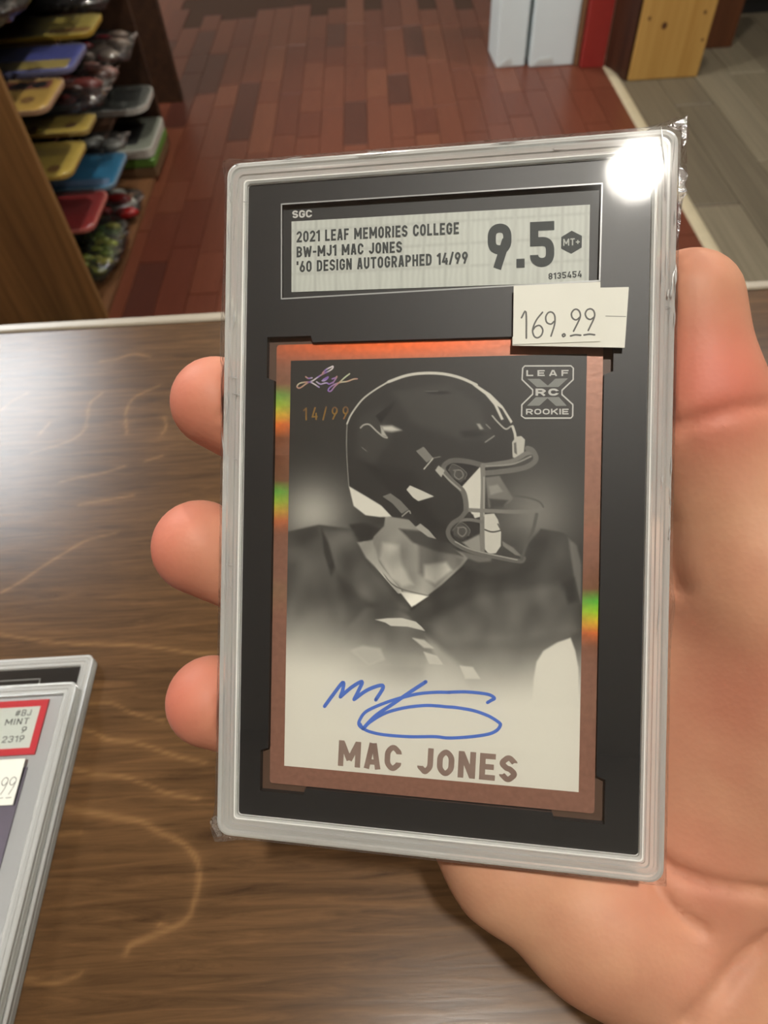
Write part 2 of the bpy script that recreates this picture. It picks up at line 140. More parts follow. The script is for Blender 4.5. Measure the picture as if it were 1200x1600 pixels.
def thin_clear(name, tint=(1, 1, 1, 1), gloss=0.06, rough=0.08, crinkle=0.0, scale=40.0, haze=0.0):
    """thin clear plastic: passes light straight through, reflects by Fresnel, may carry a little haze"""
    m = bpy.data.materials.new(name)
    m.use_nodes = True
    nt = m.node_tree
    nt.nodes.clear()
    out = nd(nt, 'ShaderNodeOutputMaterial')
    tr = nd(nt, 'ShaderNodeBsdfTransparent')
    tr.inputs['Color'].default_value = tint
    gl = nd(nt, 'ShaderNodeBsdfGlossy')
    gl.inputs['Roughness'].default_value = rough
    lw = nd(nt, 'ShaderNodeFresnel', i_IOR=1.45)
    ma = nd(nt, 'ShaderNodeMath', operation='ADD', use_clamp=True)
    ma.inputs[1].default_value = gloss
    nt.links.new(lw.outputs['Fac'], ma.inputs[0])
    mx = nd(nt, 'ShaderNodeMixShader')
    nt.links.new(ma.outputs['Value'], mx.inputs['Fac'])
    src = tr
    if haze:
        df = nd(nt, 'ShaderNodeBsdfDiffuse')
        df.inputs['Color'].default_value = (0.85, 0.86, 0.84, 1)
        hz = nd(nt, 'ShaderNodeMixShader')
        hz.inputs['Fac'].default_value = haze
        nt.links.new(tr.outputs['BSDF'], hz.inputs[1])
        nt.links.new(df.outputs['BSDF'], hz.inputs[2])
        src = hz
    nt.links.new(src.outputs[0], mx.inputs[1])
    nt.links.new(gl.outputs['BSDF'], mx.inputs[2])
    if crinkle:
        tc = nd(nt, 'ShaderNodeTexCoord')
        nz = nd(nt, 'ShaderNodeTexNoise', i_Scale=scale, i_Detail=3.0, i_Distortion=1.5)
        nt.links.new(tc.outputs['Object'], nz.inputs['Vector'])
        b = nd(nt, 'ShaderNodeBump', i_Strength=crinkle, i_Distance=0.002)
        nt.links.new(nz.outputs['Fac'], b.inputs['Height'])
        nt.links.new(b.outputs['Normal'], gl.inputs['Normal'])
        nt.links.new(b.outputs['Normal'], lw.inputs['Normal'])
    nt.links.new(mx.outputs['Shader'], out.inputs['Surface'])
    return m

def acrylic(name, milk=0.35, col=(0.86, 0.87, 0.84, 1)):
    """thick moulded clear plastic: glass with milky edges"""
    m = bpy.data.materials.new(name)
    m.use_nodes = True
    nt = m.node_tree
    nt.nodes.clear()
    out = nd(nt, 'ShaderNodeOutputMaterial')
    g = nd(nt, 'ShaderNodeBsdfGlass', i_IOR=1.46, i_Roughness=0.06)
    g.inputs['Color'].default_value = (0.97, 0.98, 0.96, 1)
    pr = nd(nt, 'ShaderNodeBsdfPrincipled')
    pr.inputs['Base Color'].default_value = col
    pr.inputs['Roughness'].default_value = 0.12
    pr.inputs['Specular IOR Level'].default_value = 0.8
    mx = nd(nt, 'ShaderNodeMixShader')
    mx.inputs['Fac'].default_value = milk
    nt.links.new(g.outputs['BSDF'], mx.inputs[1])
    nt.links.new(pr.outputs['BSDF'], mx.inputs[2])
    nt.links.new(mx.outputs['Shader'], out.inputs['Surface'])
    return m

def lamp_mat(name, col, power):
    m = bpy.data.materials.new(name)
    m.use_nodes = True
    nt = m.node_tree
    nt.nodes.clear()
    out = nd(nt, 'ShaderNodeOutputMaterial')
    e = nd(nt, 'ShaderNodeEmission', i_Strength=power)
    e.inputs['Color'].default_value = col
    nt.links.new(e.outputs['Emission'], out.inputs['Surface'])
    return m

# ------------------------------------------------------------------ mesh helpers
class Geo:
    def __init__(self):
        self.v, self.f = [], []
    def add(self, vs, fs):
        o = len(self.v)
        self.v += [tuple(p) for p in vs]
        self.f += [tuple(i + o for i in q) for q in fs]
        return self
    def box(self, x0, x1, y0, y1, z0, z1):
        return self.add([(x0, y0, z0), (x1, y0, z0), (x1, y1, z0), (x0, y1, z0), (x0, y0, z1), (x1, y0, z1), (x1, y1, z1), (x0, y1, z1)],
                        [(3, 2, 1, 0), (4, 5, 6, 7), (0, 1, 5, 4), (1, 2, 6, 5), (2, 3, 7, 6), (3, 0, 4, 7)])
    def loft(self, loops, cap0=True, cap1=True, closed=False):
        n = len(loops[0])
        vs = [p for l in loops for p in l]
        fs = []
        m = len(loops)
        for a in range(m if closed else m - 1):
            b = (a + 1) % m
            for i in range(n):
                j = (i + 1) % n
                fs.append((a * n + i, a * n + j, b * n + j, b * n + i))
        if not closed:
            if cap0: fs.append(tuple(range(n - 1, -1, -1)))
            if cap1: fs.append(tuple((m - 1) * n + i for i in range(n)))
        return self.add(vs, fs)
    def prism(self, pts, z0, z1):
        return self.loft([[(x, y, z0) for x, y in pts], [(x, y, z1) for x, y in pts]])
    def bbox(self, x0, x1, y0, y1, z0, z1, b=0.002):
        """a box with bevelled vertical and horizontal edges"""
        l = lambda i, z: [(x, y, z) for x, y in rrect(x0 + i, x1 - i, y0 + i, y1 - i, b, 2)]
        return self.loft([l(b, z0), l(0, z0 + b), l(0, z1 - b), l(b, z1)])

def rrect(x0, x1, y0, y1, r, n=4):
    pts = []
    for cx, cy, a0 in ((x1 - r, y1 - r, 0), (x0 + r, y1 - r, 90), (x0 + r, y0 + r, 180), (x1 - r, y0 + r, 270)):
        for i in range(n + 1):
            a = math.radians(a0 + 90 * i / n)
            pts.append((cx + r * math.cos(a), cy + r * math.sin(a)))
    return pts

def tagit(o, label=None, cat=None, group=None, kind=None):
    for k, v in (('label', label), ('category', cat), ('group', group), ('kind', kind)):
        if v: o[k] = v
    return o

def mesh_of(name, v, f, smooth=False, mat=None):
    me = bpy.data.meshes.new(name)
    me.from_pydata(v, [], f)
    me.validate()
    if smooth:
        me.polygons.foreach_set('use_smooth', [True] * len(me.polygons))
    if mat: me.materials.append(mat)
    return me

def obj(name, g, mat, parent=None, base=(0, 0, 0), smooth=False, **tags):
    """one mesh object; the geometry is given in the frame whose origin is base"""
    v = [(x - base[0], y - base[1], z - base[2]) for x, y, z in g.v] if any(base) else g.v
    o = bpy.data.objects.new(name, mesh_of(name, v, g.f, smooth, mat))
    COL.objects.link(o)
    if parent: o.parent = parent
    elif any(base): o.location = base
    return tagit(o, **tags)

def thing(name, loc=(0, 0, 0), **tags):
    o = bpy.data.objects.new(name, None)
    o.empty_display_size = 0.02
    COL.objects.link(o)
    o.location = loc
    return tagit(o, **tags)

def smooth_path(pts, n=5):
    """Catmull-Rom through the points"""
    p = [Vector(q) for q in pts]
    if len(p) < 3: return p
    p = [p[0] * 2 - p[1]] + p + [p[-1] * 2 - p[-2]]
    out = []
    for i in range(1, len(p) - 2):
        for k in range(n):
            t = k / n
            a, b, c, d = p[i - 1], p[i], p[i + 1], p[i + 2]
            out.append(0.5 * ((2 * b) + (c - a) * t + (2 * a - 5 * b + 4 * c - d) * t * t + (3 * b - a - 3 * c + d) * t ** 3))
    out.append(p[-2])
    return out

def ribbon(g, pts, width, z, n=5, smooth=True):
    """a flat pen stroke (x, y in metres) with round ends"""
    p = smooth_path([(x, y, 0) for x, y in pts], n) if smooth else [Vector((x, y, 0)) for x, y in pts]
    h = width / 2
    L, R = [], []
    for i, q in enumerate(p):
        d = (p[min(i + 1, len(p) - 1)] - p[max(i - 1, 0)])
        d = d.normalized() if d.length > 1e-9 else Vector((1, 0, 0))
        nn = Vector((-d.y, d.x, 0)) * h
        L.append(q + nn); R.append(q - nn)
    vs = [(a.x, a.y, z) for a in L] + [(a.x, a.y, z) for a in R]
    k = len(p)
    g.add(vs, [(k + i, k + i + 1, i + 1, i) for i in range(k - 1)])
    for q in (p[0], p[-1]):
        g.add([(q.x + h * math.cos(a * math.pi / 4), q.y + h * math.sin(a * math.pi / 4), z) for a in range(8)], [tuple(range(8))])
    return g

def stroke(g, pts, width, z, closed=False):
    """a flat line with mitred corners and butt ends; pts are 2D"""
    p = [Vector((a, b)) for a, b in pts]
    n = len(p)
    L, R = [], []
    for i in range(n):
        if closed or 0 < i < n - 1:
            a, b = (p[i] - p[i - 1]).normalized(), (p[(i + 1) % n] - p[i]).normalized()
        else:
            a = b = (p[1] - p[0]).normalized() if i == 0 else (p[-1] - p[-2]).normalized()
        na, nb = Vector((-a.y, a.x)), Vector((-b.y, b.x))
        m = na + nb
        m = m / max(m.length_squared / 2, .35)
        L.append(p[i] + m * width / 2); R.append(p[i] - m * width / 2)
    vs = [(q.x, q.y, z) for q in L] + [(q.x, q.y, z) for q in R]
    g.add(vs, [(n + i, n + (i + 1) % n, (i + 1) % n, i) for i in range(n if closed else n - 1)])
    return g

def rounded(pts, closed):
    """cut the shallow corners of a path so that chamfers read as curves; sharp corners stay"""
    p = [Vector(q) for k, q in enumerate(pts) if k == 0 or math.dist(q, pts[k - 1]) > 1e-5]
    n, out = len(p), []
    for i in range(n):
        if not closed and i in (0, n - 1):
            out.append(p[i]); continue
        a, b = p[i - 1] - p[i], p[(i + 1) % n] - p[i]
        if math.pi - a.angle(b) > 1.0:
            out.append(p[i]); continue
        k = min(a.length, b.length) * .3
        out += [p[i] + a.normalized() * k, p[i] + b.normalized() * k]
    return [(q.x, q.y) for q in out]

def glyph(ch, s, w0, c):
    """(advance width, [(points, closed)]) of a bold grotesque letter, cap height 1, pen width s"""
    c = min(c, (w0 * .9 - s) * .46)
    w = {'M': w0 * 1.36, 'W': w0 * 1.5, '1': w0 * .62, 'I': s, '.': s * 1.05, "'": s, '-': w0 * .62, '/': w0 * .72, ' ': w0 * .5, '#': w0 * 1.15, '+': w0 * .9, 'L': w0 * .86, 'F': w0 * .88, 'E': w0 * .9, 'J': w0 * .92}.get(ch, w0)
    h = s / 2
    L, R, B, T, M = h, w - h, h, 1 - h, .5
    ring = lambda b, t: ([(L + c, b), (R - c, b), (R, b + c), (R, t - c), (R - c, t), (L + c, t), (L, t - c), (L, b + c)], True)
    stem = lambda x: ([(x, 0), (x, 1)], False)
    o = lambda *p: (list(p), False)
    arc_open = [(R, .66), (R, T - c), (R - c, T), (L + c, T), (L, T - c), (L, B + c), (L + c, B), (R - c, B), (R, B + c), (R, .34)]
    six = [([(L + c, B), (R - c, B), (R, B + c), (R, .58 - c), (R - c, .58), (L + c, .58), (L, .58 - c), (L, B + c)], True), o((L + h * .25, .36), (w * (.60 if s > .15 else .84), 1))]
    G = {
        'A': [o((h * .95, 0), (w / 2 - h * .3, 1)), o((w - h * .95, 0), (w / 2 + h * .3, 1)), o((w * .22, .27), (w * .78, .27))],
        'B': [stem(L), o((L, T), (R - c, T), (R, T - c), (R, M + c), (R - c, M), (L, M)), o((R - c, M), (R, M - c), (R, B + c), (R - c, B), (L, B))],
        'C': [(arc_open, False)], 'D': [stem(L), o((L, T), (R - c, T), (R, T - c), (R, B + c), (R - c, B), (L, B))],
        'E': [stem(L), o((L, T), (w, T)), o((L, M), (w * .9, M)), o((L, B), (w, B))], 'F': [stem(L), o((L, T), (w, T)), o((L, M), (w * .9, M))],
        'G': [o(*arc_open[:9], (R, .47), (w * .52, .47))], 'H': [stem(L), stem(R), o((L, M), (R, M))], 'I': [stem(h)],
        'J': [o((R, 1), (R, B + c), (R - c, B), (L + c, B), (L, B + c), (L, .30))], 'K': [stem(L), o((L, .36), (w - h * .8, 1)), o((w * .42, .56), (w - h * .7, 0))],
        'L': [stem(L), o((L, B), (w, B))], 'M': [stem(L), stem(R), o((h * 1.1, .96), (w / 2, .25)), o((w / 2, .25), (w - h * 1.1, .96))], 'N': [stem(L), stem(R), o((h * 1.1, .95), (w - h * 1.1, .05))],
        'O': [ring(B, T)], '0': [ring(B, T)], 'P': [stem(L), o((L, T), (R - c, T), (R, T - c), (R, .44 + c), (R - c, .44), (L, .44))],
        'R': [stem(L), o((L, T), (R - c, T), (R, T - c), (R, .44 + c), (R - c, .44), (L, .44)), o((w * .5, .46), (R + h * .1, 0))],
        'S': [o((R, .73), (R, T - c), (R - c, T), (L + c, T), (L, T - c), (L, M + c * .9), (L + c, M), (R - c, M), (R, M - c * .9), (R, B + c), (R - c, B), (L + c, B), (L, B + c), (L, .27))],
        'T': [o((0, T), (w, T)), stem(w / 2)], 'U': [o((L, 1), (L, B + c), (L + c, B), (R - c, B), (R, B + c), (R, 1))],
        'W': [o((h * .8, 1), (w * .28, .0)), o((w * .28, .0), (w / 2, .88)), o((w / 2, .88), (w * .72, .0)), o((w * .72, .0), (w - h * .8, 1))],
        '1': [stem(w - h), o((0, .74), (w - h, .93))], '2': [o((L, .70), (L, T - c), (L + c, T), (R - c, T), (R, T - c), (R, .60), (L + h * .3, B + .06)), o((0, B), (w, B))],
        '3': [o((L, .74), (L, T - c), (L + c, T), (R - c, T), (R, T - c), (R, M + c), (R - c, M), (w * .4, M)), o((R - c, M), (R, M - c), (R, B + c), (R - c, B), (L + c, B), (L, B + c), (L, .26))],
        '4': [o((w * .60, 1), (h * .9, .26), (w, .26)), o((w * .74, .56), (w * .74, 0))], '5': [o((w, T), (L, T), (L, .56), (R - c, .56), (R, .56 - c), (R, B + c), (R - c, B), (L + c, B), (L, B + c), (L, .27))],
        '6': six, '9': [([(w - a, 1 - b) for a, b in q], k) for q, k in six], '8': [ring(B, M + .02), ring(M - .02, T)],
        '.': [o((h, 0), (h, s))], "'": [o((h, .66), (h, 1))], '-': [o((0, .45), (w, .45))], '/': [o((h * .5, -.04), (w - h * .5, 1.04))],
        '+': [o((0, .45), (w, .45)), o((w / 2, .45 - w / 2), (w / 2, .45 + w / 2))], '#': [o((w * .22, 0), (w * .42, 1)), o((w * .58, 0), (w * .78, 1)), o((0, .34), (w, .34)), o((0, .68), (w, .68))],
    }
    return w, G.get(ch, [])

def text_geo(s, bl, br, cap, z, weight=.17, width=.5, gap=.10, corner=.13):
    """a line of drawn capitals laid on three points of a plane: baseline left, baseline right, cap height"""
    items, x = [], 0.0
    for ch in s:
        w, strokes = glyph(ch, weight, width, corner)
        items.append((x, strokes)); x += w + gap
    total = x - gap
    bl, br, cap = Vector(bl), Vector(br), Vector(cap)
    ex, ey = (br - bl) / total, cap - bl
    flat = Geo()
    lift = 0
    for ox, strokes in items:
        for pts, closed in strokes:
            stroke(flat, [(px + ox, py) for px, py in rounded(rounded(pts, closed), closed)], weight, lift, closed)
            lift += 1.5e-6
    g = Geo()
    g.add([(*(bl + ex * a + ey * b), z + k) for a, b, k in flat.v], flat.f)
    return g

def mm(pts):
    """card-plane points (u right, v down, mm) to local x right, y up (m)"""
    return [(u / 1000, -v / 1000) for u, v in pts]

def plate_with_hole(name, outer, inner, z0, z1):
    """a flat plate with openings, from a filled 2D curve"""
    cu = bpy.data.curves.new(name, 'CURVE')
    cu.dimensions = '2D'
    cu.fill_mode = 'BOTH'
    cu.extrude = (z1 - z0) / 2
    for loop in [outer] + inner:
        s = cu.splines.new('POLY')
        s.points.add(len(loop) - 1)
        for p, q in zip(s.points, loop): p.co = (q[0], q[1], 0, 1)
        s.use_cyclic_u = True
    o = bpy.data.objects.new(name, cu)
    COL.objects.link(o)
    dg = bpy.context.evaluated_depsgraph_get()
    me = bpy.data.meshes.new_from_object(o.evaluated_get(dg))
    g = Geo()
    zc = (z0 + z1) / 2
    g.add([(v.co.x, v.co.y, v.co.z + zc) for v in me.vertices], [tuple(p.vertices) for p in me.polygons])
    bpy.data.objects.remove(o); bpy.data.curves.remove(cu); bpy.data.meshes.remove(me)
    return g

# ------------------------------------------------------------------ the room
WX0, WX1, WY0, WY1, CEIL = -2.6, 3.2, -2.4, 5.2, 2.7
m_wall = plain('wall_paint', (0.50, 0.44, 0.36, 1), 0.8, var=0.05, scale=8)
m_ceil = plain('ceiling_paint', (0.72, 0.68, 0.60, 1), 0.9, var=0.05, scale=20)
obj('ceiling', Geo().box(WX0, WX1, WY0, WY1, CEIL, CEIL + .05), m_ceil, kind='structure', base=(0, 0, CEIL))
obj('wall_back', Geo().box(WX0, WX1, WY1, WY1 + .08, 0, CEIL), m_wall, kind='structure', base=(0, WY1, 0))
obj('wall_front', Geo().box(WX0, WX1, WY0 - .08, WY0, 0, CEIL), m_wall, kind='structure', base=(0, WY0, 0))
obj('wall_left', Geo().box(WX0 - .08, WX0, WY0, WY1, 0, CEIL), m_wall, kind='structure', base=(WX0, 0, 0))
obj('wall_right', Geo().box(WX1, WX1 + .08, WY0, WY1, 0, CEIL), m_wall, kind='structure', base=(WX1, 0, 0))

floor = obj('floor', Geo().box(WX0, WX1, WY0, WY1, -.05, -.004), plain('subfloor', (0.05, 0.022, 0.012, 1), 0.7), kind='structure')
reds = [wood('red_strip_%d' % i, d, l, 'Y', 0.33, 45, 0.35) for i, (d, l) in enumerate([
    (lin(80, 40, 27), lin(106, 58, 42)), (lin(84, 43, 29), lin(111, 62, 45)), (lin(89, 47, 31), lin(118, 69, 50)),
    (lin(75, 36, 25), lin(100, 53, 39)), (lin(60, 31, 24), lin(84, 46, 36))])]
greys = [wood('grey_strip_%d' % i, d, l, 'Y', 0.45, 30, 0.35) for i, (d, l) in enumerate([
    (lin(84, 76, 60), lin(122, 112, 92)), (lin(90, 82, 66), lin(128, 118, 98)), (lin(74, 67, 54), lin(112, 102, 84))])]
def plank_mesh(mat, name):
    g = Geo()
    a, b = 0.5, 0.494
    g.add([(-a, -a, -.004), (a, -a, -.004), (a, a, -.004), (-a, a, -.004), (-b, -b, 0), (b, -b, 0), (b, b, 0), (-b, b, 0)],
          [(4, 5, 6, 7), (0, 1, 5, 4), (1, 2, 6, 5), (2, 3, 7, 6), (3, 0, 4, 7)])
    return mesh_of(name, g.v, g.f, False, mat)
red_me = [plank_mesh(m, 'plank') for m in reds]
grey_me = [plank_mesh(m, 'plank') for m in greys]
def plank(me, x, y, w, l):
    o = bpy.data.objects.new('plank', me)
    COL.objects.link(o)
    o.parent = floor
    o.location = (x, y, 0)
    o.scale = (w, l, 1)
STRIP = 0.092
x = 0.965 - STRIP / 2
while x > -1.02:
    y = 1.0 + random.uniform(-.2, 0)
    while y < 4.0:
        l = random.choice([.22, .3, .38, .45, .55])
        if not (x < -.9 and y < 2.6):
            plank(red_me[random.choices(range(5), (5, 6, 2, 5, 1))[0]], x, y + l / 2, STRIP - .0012, l - .0015)
        y += l
    x -= STRIP
# beyond the strips drawn one by one the same boards go on as one surface
obj('plank_field', Geo().box(WX0, -1.02, WY0, WY1, -.004, -.0005).box(-1.02, .965, WY0, .8, -.004, -.0005).box(-1.02, .965, 4.5, WY1, -.004, -.0005), reds[1], parent=floor, kind='stuff')
GW = 0.15
x = 1.003 + GW / 2
i = 0
while x < 2.6:
    y = 0.9 - (i * .47) % 1.2
    while y < 4.2:
        plank(grey_me[random.randrange(3)], x, y + .6, GW - .002, 1.197)
        y += 1.2
    x += GW; i += 1
obj('plank_field', Geo().box(2.62, WX1, WY0, WY1, -.004, -.0005).box(1.0, 2.62, WY0, -.3, -.004, -.0005).box(1.0, 2.62, 5.1, WY1, -.004, -.0005), greys[0], parent=floor, kind='stuff')
tp = [(.963, .0), (.970, .005), (.984, .0065), (.998, .005), (1.005, .0)]
obj('transition_strip', Geo().loft([[(a, WY0 + .1, b) for a, b in tp], [(a, 4.2, b) for a, b in tp]]), plain('pale_strip', lin(176, 164, 136), .4), parent=floor)

# ceiling lights, some of them added as fill
def troffer(x, y, label, power=TROFFER_POWER):
    t = thing('ceiling_light', (x, y, CEIL), label=label, cat='ceiling light')
    g = Geo()
    fr = lambda i, zz: [(a, b, zz) for a, b in rrect(-.32 + i, .32 - i, -.63 + i, .63 - i, .01, 2)]
    g.loft([fr(0, 0), fr(0, -.02), fr(.03, -.022), fr(.035, -.008)], False, False)
    obj('frame', g, plain('white_metal', (.8, .8, .8, 1), .4), t)
    obj('diffuser', Geo().box(-.285, .285, -.595, .595, -.012, -.008), lamp_mat('panel_light', (0.93, 0.97, 1, 1), power), t)
troffer(-1.72, 2.15, 'fluorescent ceiling panel up beyond the shelf unit')
troffer(1.3, 1.5, 'added fill panel on the ceiling above the grey floor', 3.5)  # unseen panel added to fill the right side with light
def downlight(x, y, label, power=BULB_POWER):
    t = thing('ceiling_light', (x, y, CEIL), label=label, cat='ceiling light')
    ring = lambda r, zz: [(r * math.cos(a * math.pi / 16), r * math.sin(a * math.pi / 16), zz) for a in range(32)]
    obj('trim_ring', Geo().loft([ring(.105, 0), ring(.105, -.008), ring(.07, -.014), ring(.05, -.004)], False, False), plain('white_trim', (.8, .8, .78, 1), .4), t)
    obj('bulb', Geo().loft([ring(.034, -.004), ring(.031, -.012), ring(.02, -.017)], False, True), lamp_mat('warm_bulb', (1, 0.95, 0.86, 1), power), t)
downlight(0.10, -0.22, 'round warm downlight right over the counter')
downlight(-.25, 2.3, 'added round fill light above the reddish wooden aisle floor')  # unseen lamp added to brighten the aisle floor and shelf
downlight(1.2, 2.9, 'added round fill light above the pine post', 900.0)  # unseen lamp added to brighten the far right

# ------------------------------------------------------------------ shop counter
ZC = EYE - .245
base = (0, 0, 0)
counter = thing('shop_counter', (0.1, 0, 0), label='dark stained plywood shop counter with a pale edging strip', cat='counter')
cb = (0.1, 0, 0)
def counter_material():
    m, nt, p = new_mat('stained_plywood')
    tc = nd(nt, 'ShaderNodeTexCoord')
    mp = nd(nt, 'ShaderNodeMapping')
    mp.inputs['Scale'].default_value = (22, 320, 60)
    mp.inputs['Rotation'].default_value = (0, 0, 0.06)
    nt.links.new(tc.outputs['Object'], mp.inputs['Vector'])
    nz = nd(nt, 'ShaderNodeTexNoise', i_Scale=1.0, i_Detail=7.0, i_Roughness=0.7, i_Distortion=0.8)
    nt.links.new(mp.outputs['Vector'], nz.inputs['Vector'])
    mp2 = nd(nt, 'ShaderNodeMapping')
    mp2.inputs['Scale'].default_value = (5, 14, 10)
    nt.links.new(tc.outputs['Object'], mp2.inputs['Vector'])
    n2 = nd(nt, 'ShaderNodeTexNoise', i_Scale=1.6, i_Detail=3.0)
    nt.links.new(mp2.outputs['Vector'], n2.inputs['Vector'])
    cr = nd(nt, 'ShaderNodeValToRGB')
    cr.color_ramp.elements[0].position = 0.25
    cr.color_ramp.elements[0].color = lin(50, 34, 20)
    cr.color_ramp.elements[1].position = 0.78
    cr.color_ramp.elements[1].color = lin(102, 74, 46)
    nt.links.new(nz.outputs['Fac'], cr.inputs['Fac'])
    mr = nd(nt, 'ShaderNodeMapRange')
    mr.inputs['To Min'].default_value = 0.62
    mr.inputs['To Max'].default_value = 1.35
    nt.links.new(n2.outputs['Fac'], mr.inputs['Value'])
    sc = nd(nt, 'ShaderNodeVectorMath', operation='SCALE')
    nt.links.new(cr.outputs['Color'], sc.inputs[0])
    nt.links.new(mr.outputs['Result'], sc.inputs['Scale'])
    at = nd(nt, 'ShaderNodeAttribute', attribute_name='grain')
    mu = nd(nt, 'ShaderNodeMath', operation='MULTIPLY')
    nt.links.new(at.outputs['Fac'], mu.inputs[0])
    nt.links.new(nz.outputs['Fac'], mu.inputs[1])
    mx = nd(nt, 'ShaderNodeMixRGB')
    mx.inputs['Color2'].default_value = lin(146, 110, 70)
    nt.links.new(mu.outputs['Value'], mx.inputs['Fac'])
    nt.links.new(sc.outputs['Vector'], mx.inputs['Color1'])
    nt.links.new(mx.outputs['Color'], p.inputs['Base Color'])
    p.inputs['Roughness'].default_value = 0.24
    p.inputs['Specular IOR Level'].default_value = 0.22
    b = nd(nt, 'ShaderNodeBump', i_Strength=0.06, i_Distance=0.0006)
    nt.links.new(nz.outputs['Fac'], b.inputs['Height'])
    nt.links.new(b.outputs['Normal'], p.inputs['Normal'])
    return m
m_counter = counter_material()

def seg_dist(U, V, pts):
    """distance of every point to a polyline"""
    d = np.full(U.shape, 1e9, np.float32)
    for (x0, y0), (x1, y1) in zip(pts[:-1], pts[1:]):
        dx, dy = x1 - x0, y1 - y0
        t = np.clip(((U - x0) * dx + (V - y0) * dy) / (dx * dx + dy * dy + 1e-12), 0, 1)
        d = np.minimum(d, np.hypot(U - x0 - t * dx, V - y0 - t * dy))
    return d

def grid_mesh(name, X, Y, Z, mat):
    """a grid of quads from coordinate arrays (rows, columns)"""
    r, c = X.shape
    me = bpy.data.meshes.new(name)
    me.vertices.add(r * c)
    me.vertices.foreach_set('co', np.stack([X, Y, Z], -1).astype(np.float32).ravel())
    idx = np.arange(r * c).reshape(r, c)
    q = np.stack([idx[:-1, :-1], idx[:-1, 1:], idx[1:, 1:], idx[1:, :-1]], -1).reshape(-1, 4)
    me.loops.add(q.size)
    me.loops.foreach_set('vertex_index', q.ravel().astype(np.int32))
    me.polygons.add(len(q))
    me.polygons.foreach_set('loop_start', np.arange(0, q.size, 4, dtype=np.int32))
    me.update(calc_edges=True)
    me.validate()
    me.materials.append(mat)
    return me

CX0, CX1, CY0, CY1 = -.75, 1.0, -.32, .3345
obj('counter_top', Geo().box(CX0, CX1, CY0, CY1, ZC - .03, ZC - .0004), m_counter, counter, cb)
gx = np.arange(-.26, .2601, .0011); gy = np.arange(-.09, .3346, .0011); gy[-1] = CY1
X, Y = np.meshgrid(gx, gy)
gr = np.zeros(X.shape, np.float32)
for k, pl in enumerate(DATA['GRAIN']):
    p = [(q.x, q.y) for q in smooth_path([(a, b, 0) for a, b in pl], 4)]
    w = .0006 if k != 4 else .0009
    d = seg_dist(X, Y, p)
    gr = np.maximum(gr, np.exp(-(d / w) ** 2) * .62 + .14 * np.exp(-(d / .003) ** 2))
me = grid_mesh('veneer', X - cb[0], Y, np.full(X.shape, ZC), m_counter)
a = me.attributes.new('grain', 'FLOAT', 'POINT'); a.data.foreach_set('value', np.clip(gr, 0, 1.3).ravel())
o = bpy.data.objects.new('veneer', me); COL.objects.link(o); o.parent = counter
g = Geo().box(CX0, -.26, CY0, CY1, ZC - .0004, ZC).box(.26, CX1, CY0, CY1, ZC - .0004, ZC).box(-.26, .26, CY0, -.09, ZC - .0004, ZC)
obj('veneer', g, m_counter, counter, cb)
ep = [(CY1, ZC - .03), (CY1, ZC + .0006), (CY1 + .0012, ZC + .0014), (CY1 + .0062, ZC + .0014), (CY1 + .0075, ZC + .0003), (CY1 + .0075, ZC - .03)]
obj('edge_strip', Geo().loft([[(CX0, a, b) for a, b in ep], [(CX1, a, b) for a, b in ep]]), plain('pale_edging', lin(150, 140, 122), .35, var=.08, scale=90), counter, cb)
m_body = wood('counter_board', lin(60, 40, 24), lin(96, 66, 40), 'Z', .5)
for bx in ((CX0 + .02, CX1 - .02, .26, .28), (CX0 + .02, CX0 + .04, CY0 + .02, .26), (CX1 - .04, CX1 - .02, CY0 + .02, .26), (CX0 + .04, CX1 - .04, CY0 + .02, CY0 + .04)):
    obj('body_panel', Geo().box(*bx, 0, ZC - .03), m_body, counter, cb)

# ------------------------------------------------------------------ the card in its case (local frame: x right, y up, z to the eye, metres, origin at the card's centre)
POSE = Matrix.Translation(Vector(DATA['POS']) + Vector((0, 0, EYE))) @ Matrix(DATA['POSE']).to_4x4()
m_acryl = acrylic('clear_case_plastic', 0.32, (.98, .99, .96, 1))
m_black = plain('black_insert', (0.012, 0.013, 0.014, 1), 0.45, var=.25, scale=60)
m_window = thin_clear('case_window', gloss=.01, rough=.03)
m_white_ink = plain('white_ink', (0.62, .62, .58, 1), .6)
m_dark_ink = plain('dark_ink', (0.035, .045, .045, 1), .6)

def case_rim(outer, prof, corner=.0026):
    x0, x1, y0, y1 = outer
    return Geo().loft([[(a, b, zz / 1000) for a, b in rrect(x0 + i / 1000, x1 - i / 1000, y0 + i / 1000, y1 - i / 1000, max(corner - i / 1000 * .6, .0007), 5)] for i, zz in prof], False, False)
RIM = [(i * 1.24, zz if zz <= .3 else .3 + (zz - .3) * .55) for i, zz in [(3.4, -3.1), (.5, -3.2), (0, -2.8), (0, -.5), (.35, -.3), (.35, .1), (0, .3), (0, 2.5), (.35, 3.0), (.8, 3.1), (1.0, 2.55), (1.35, 2.5), (1.5, 2.95), (2.0, 3.0), (2.15, 2.5), (2.55, 2.4), (2.7, 2.75), (3.1, 2.7), (3.4, 2.2), (3.45, .7)]]
COUT = (-.0423, .0438, -.0553, .0810)
case = thing('card_case', label='hand-held clear graded card case with black insert and silver label plate', cat='card case')
case.matrix_world = POSE
obj('rim', case_rim(COUT, RIM), m_acryl, case)
i3 = .0042
obj('inner_bevel', case_rim(COUT, [(3.5, 1.62), (3.8, 1.66), (4.3, .85), (4.35, .75)]), acrylic('whitened_bevel', 0.8, (.97, .97, .94, 1)), case, label='inner bevel whitened as if lit')  # whitened plastic stands in for light caught on the bevel
inn = (COUT[0] + i3, COUT[1] - i3, COUT[2] + i3, COUT[3] - i3)
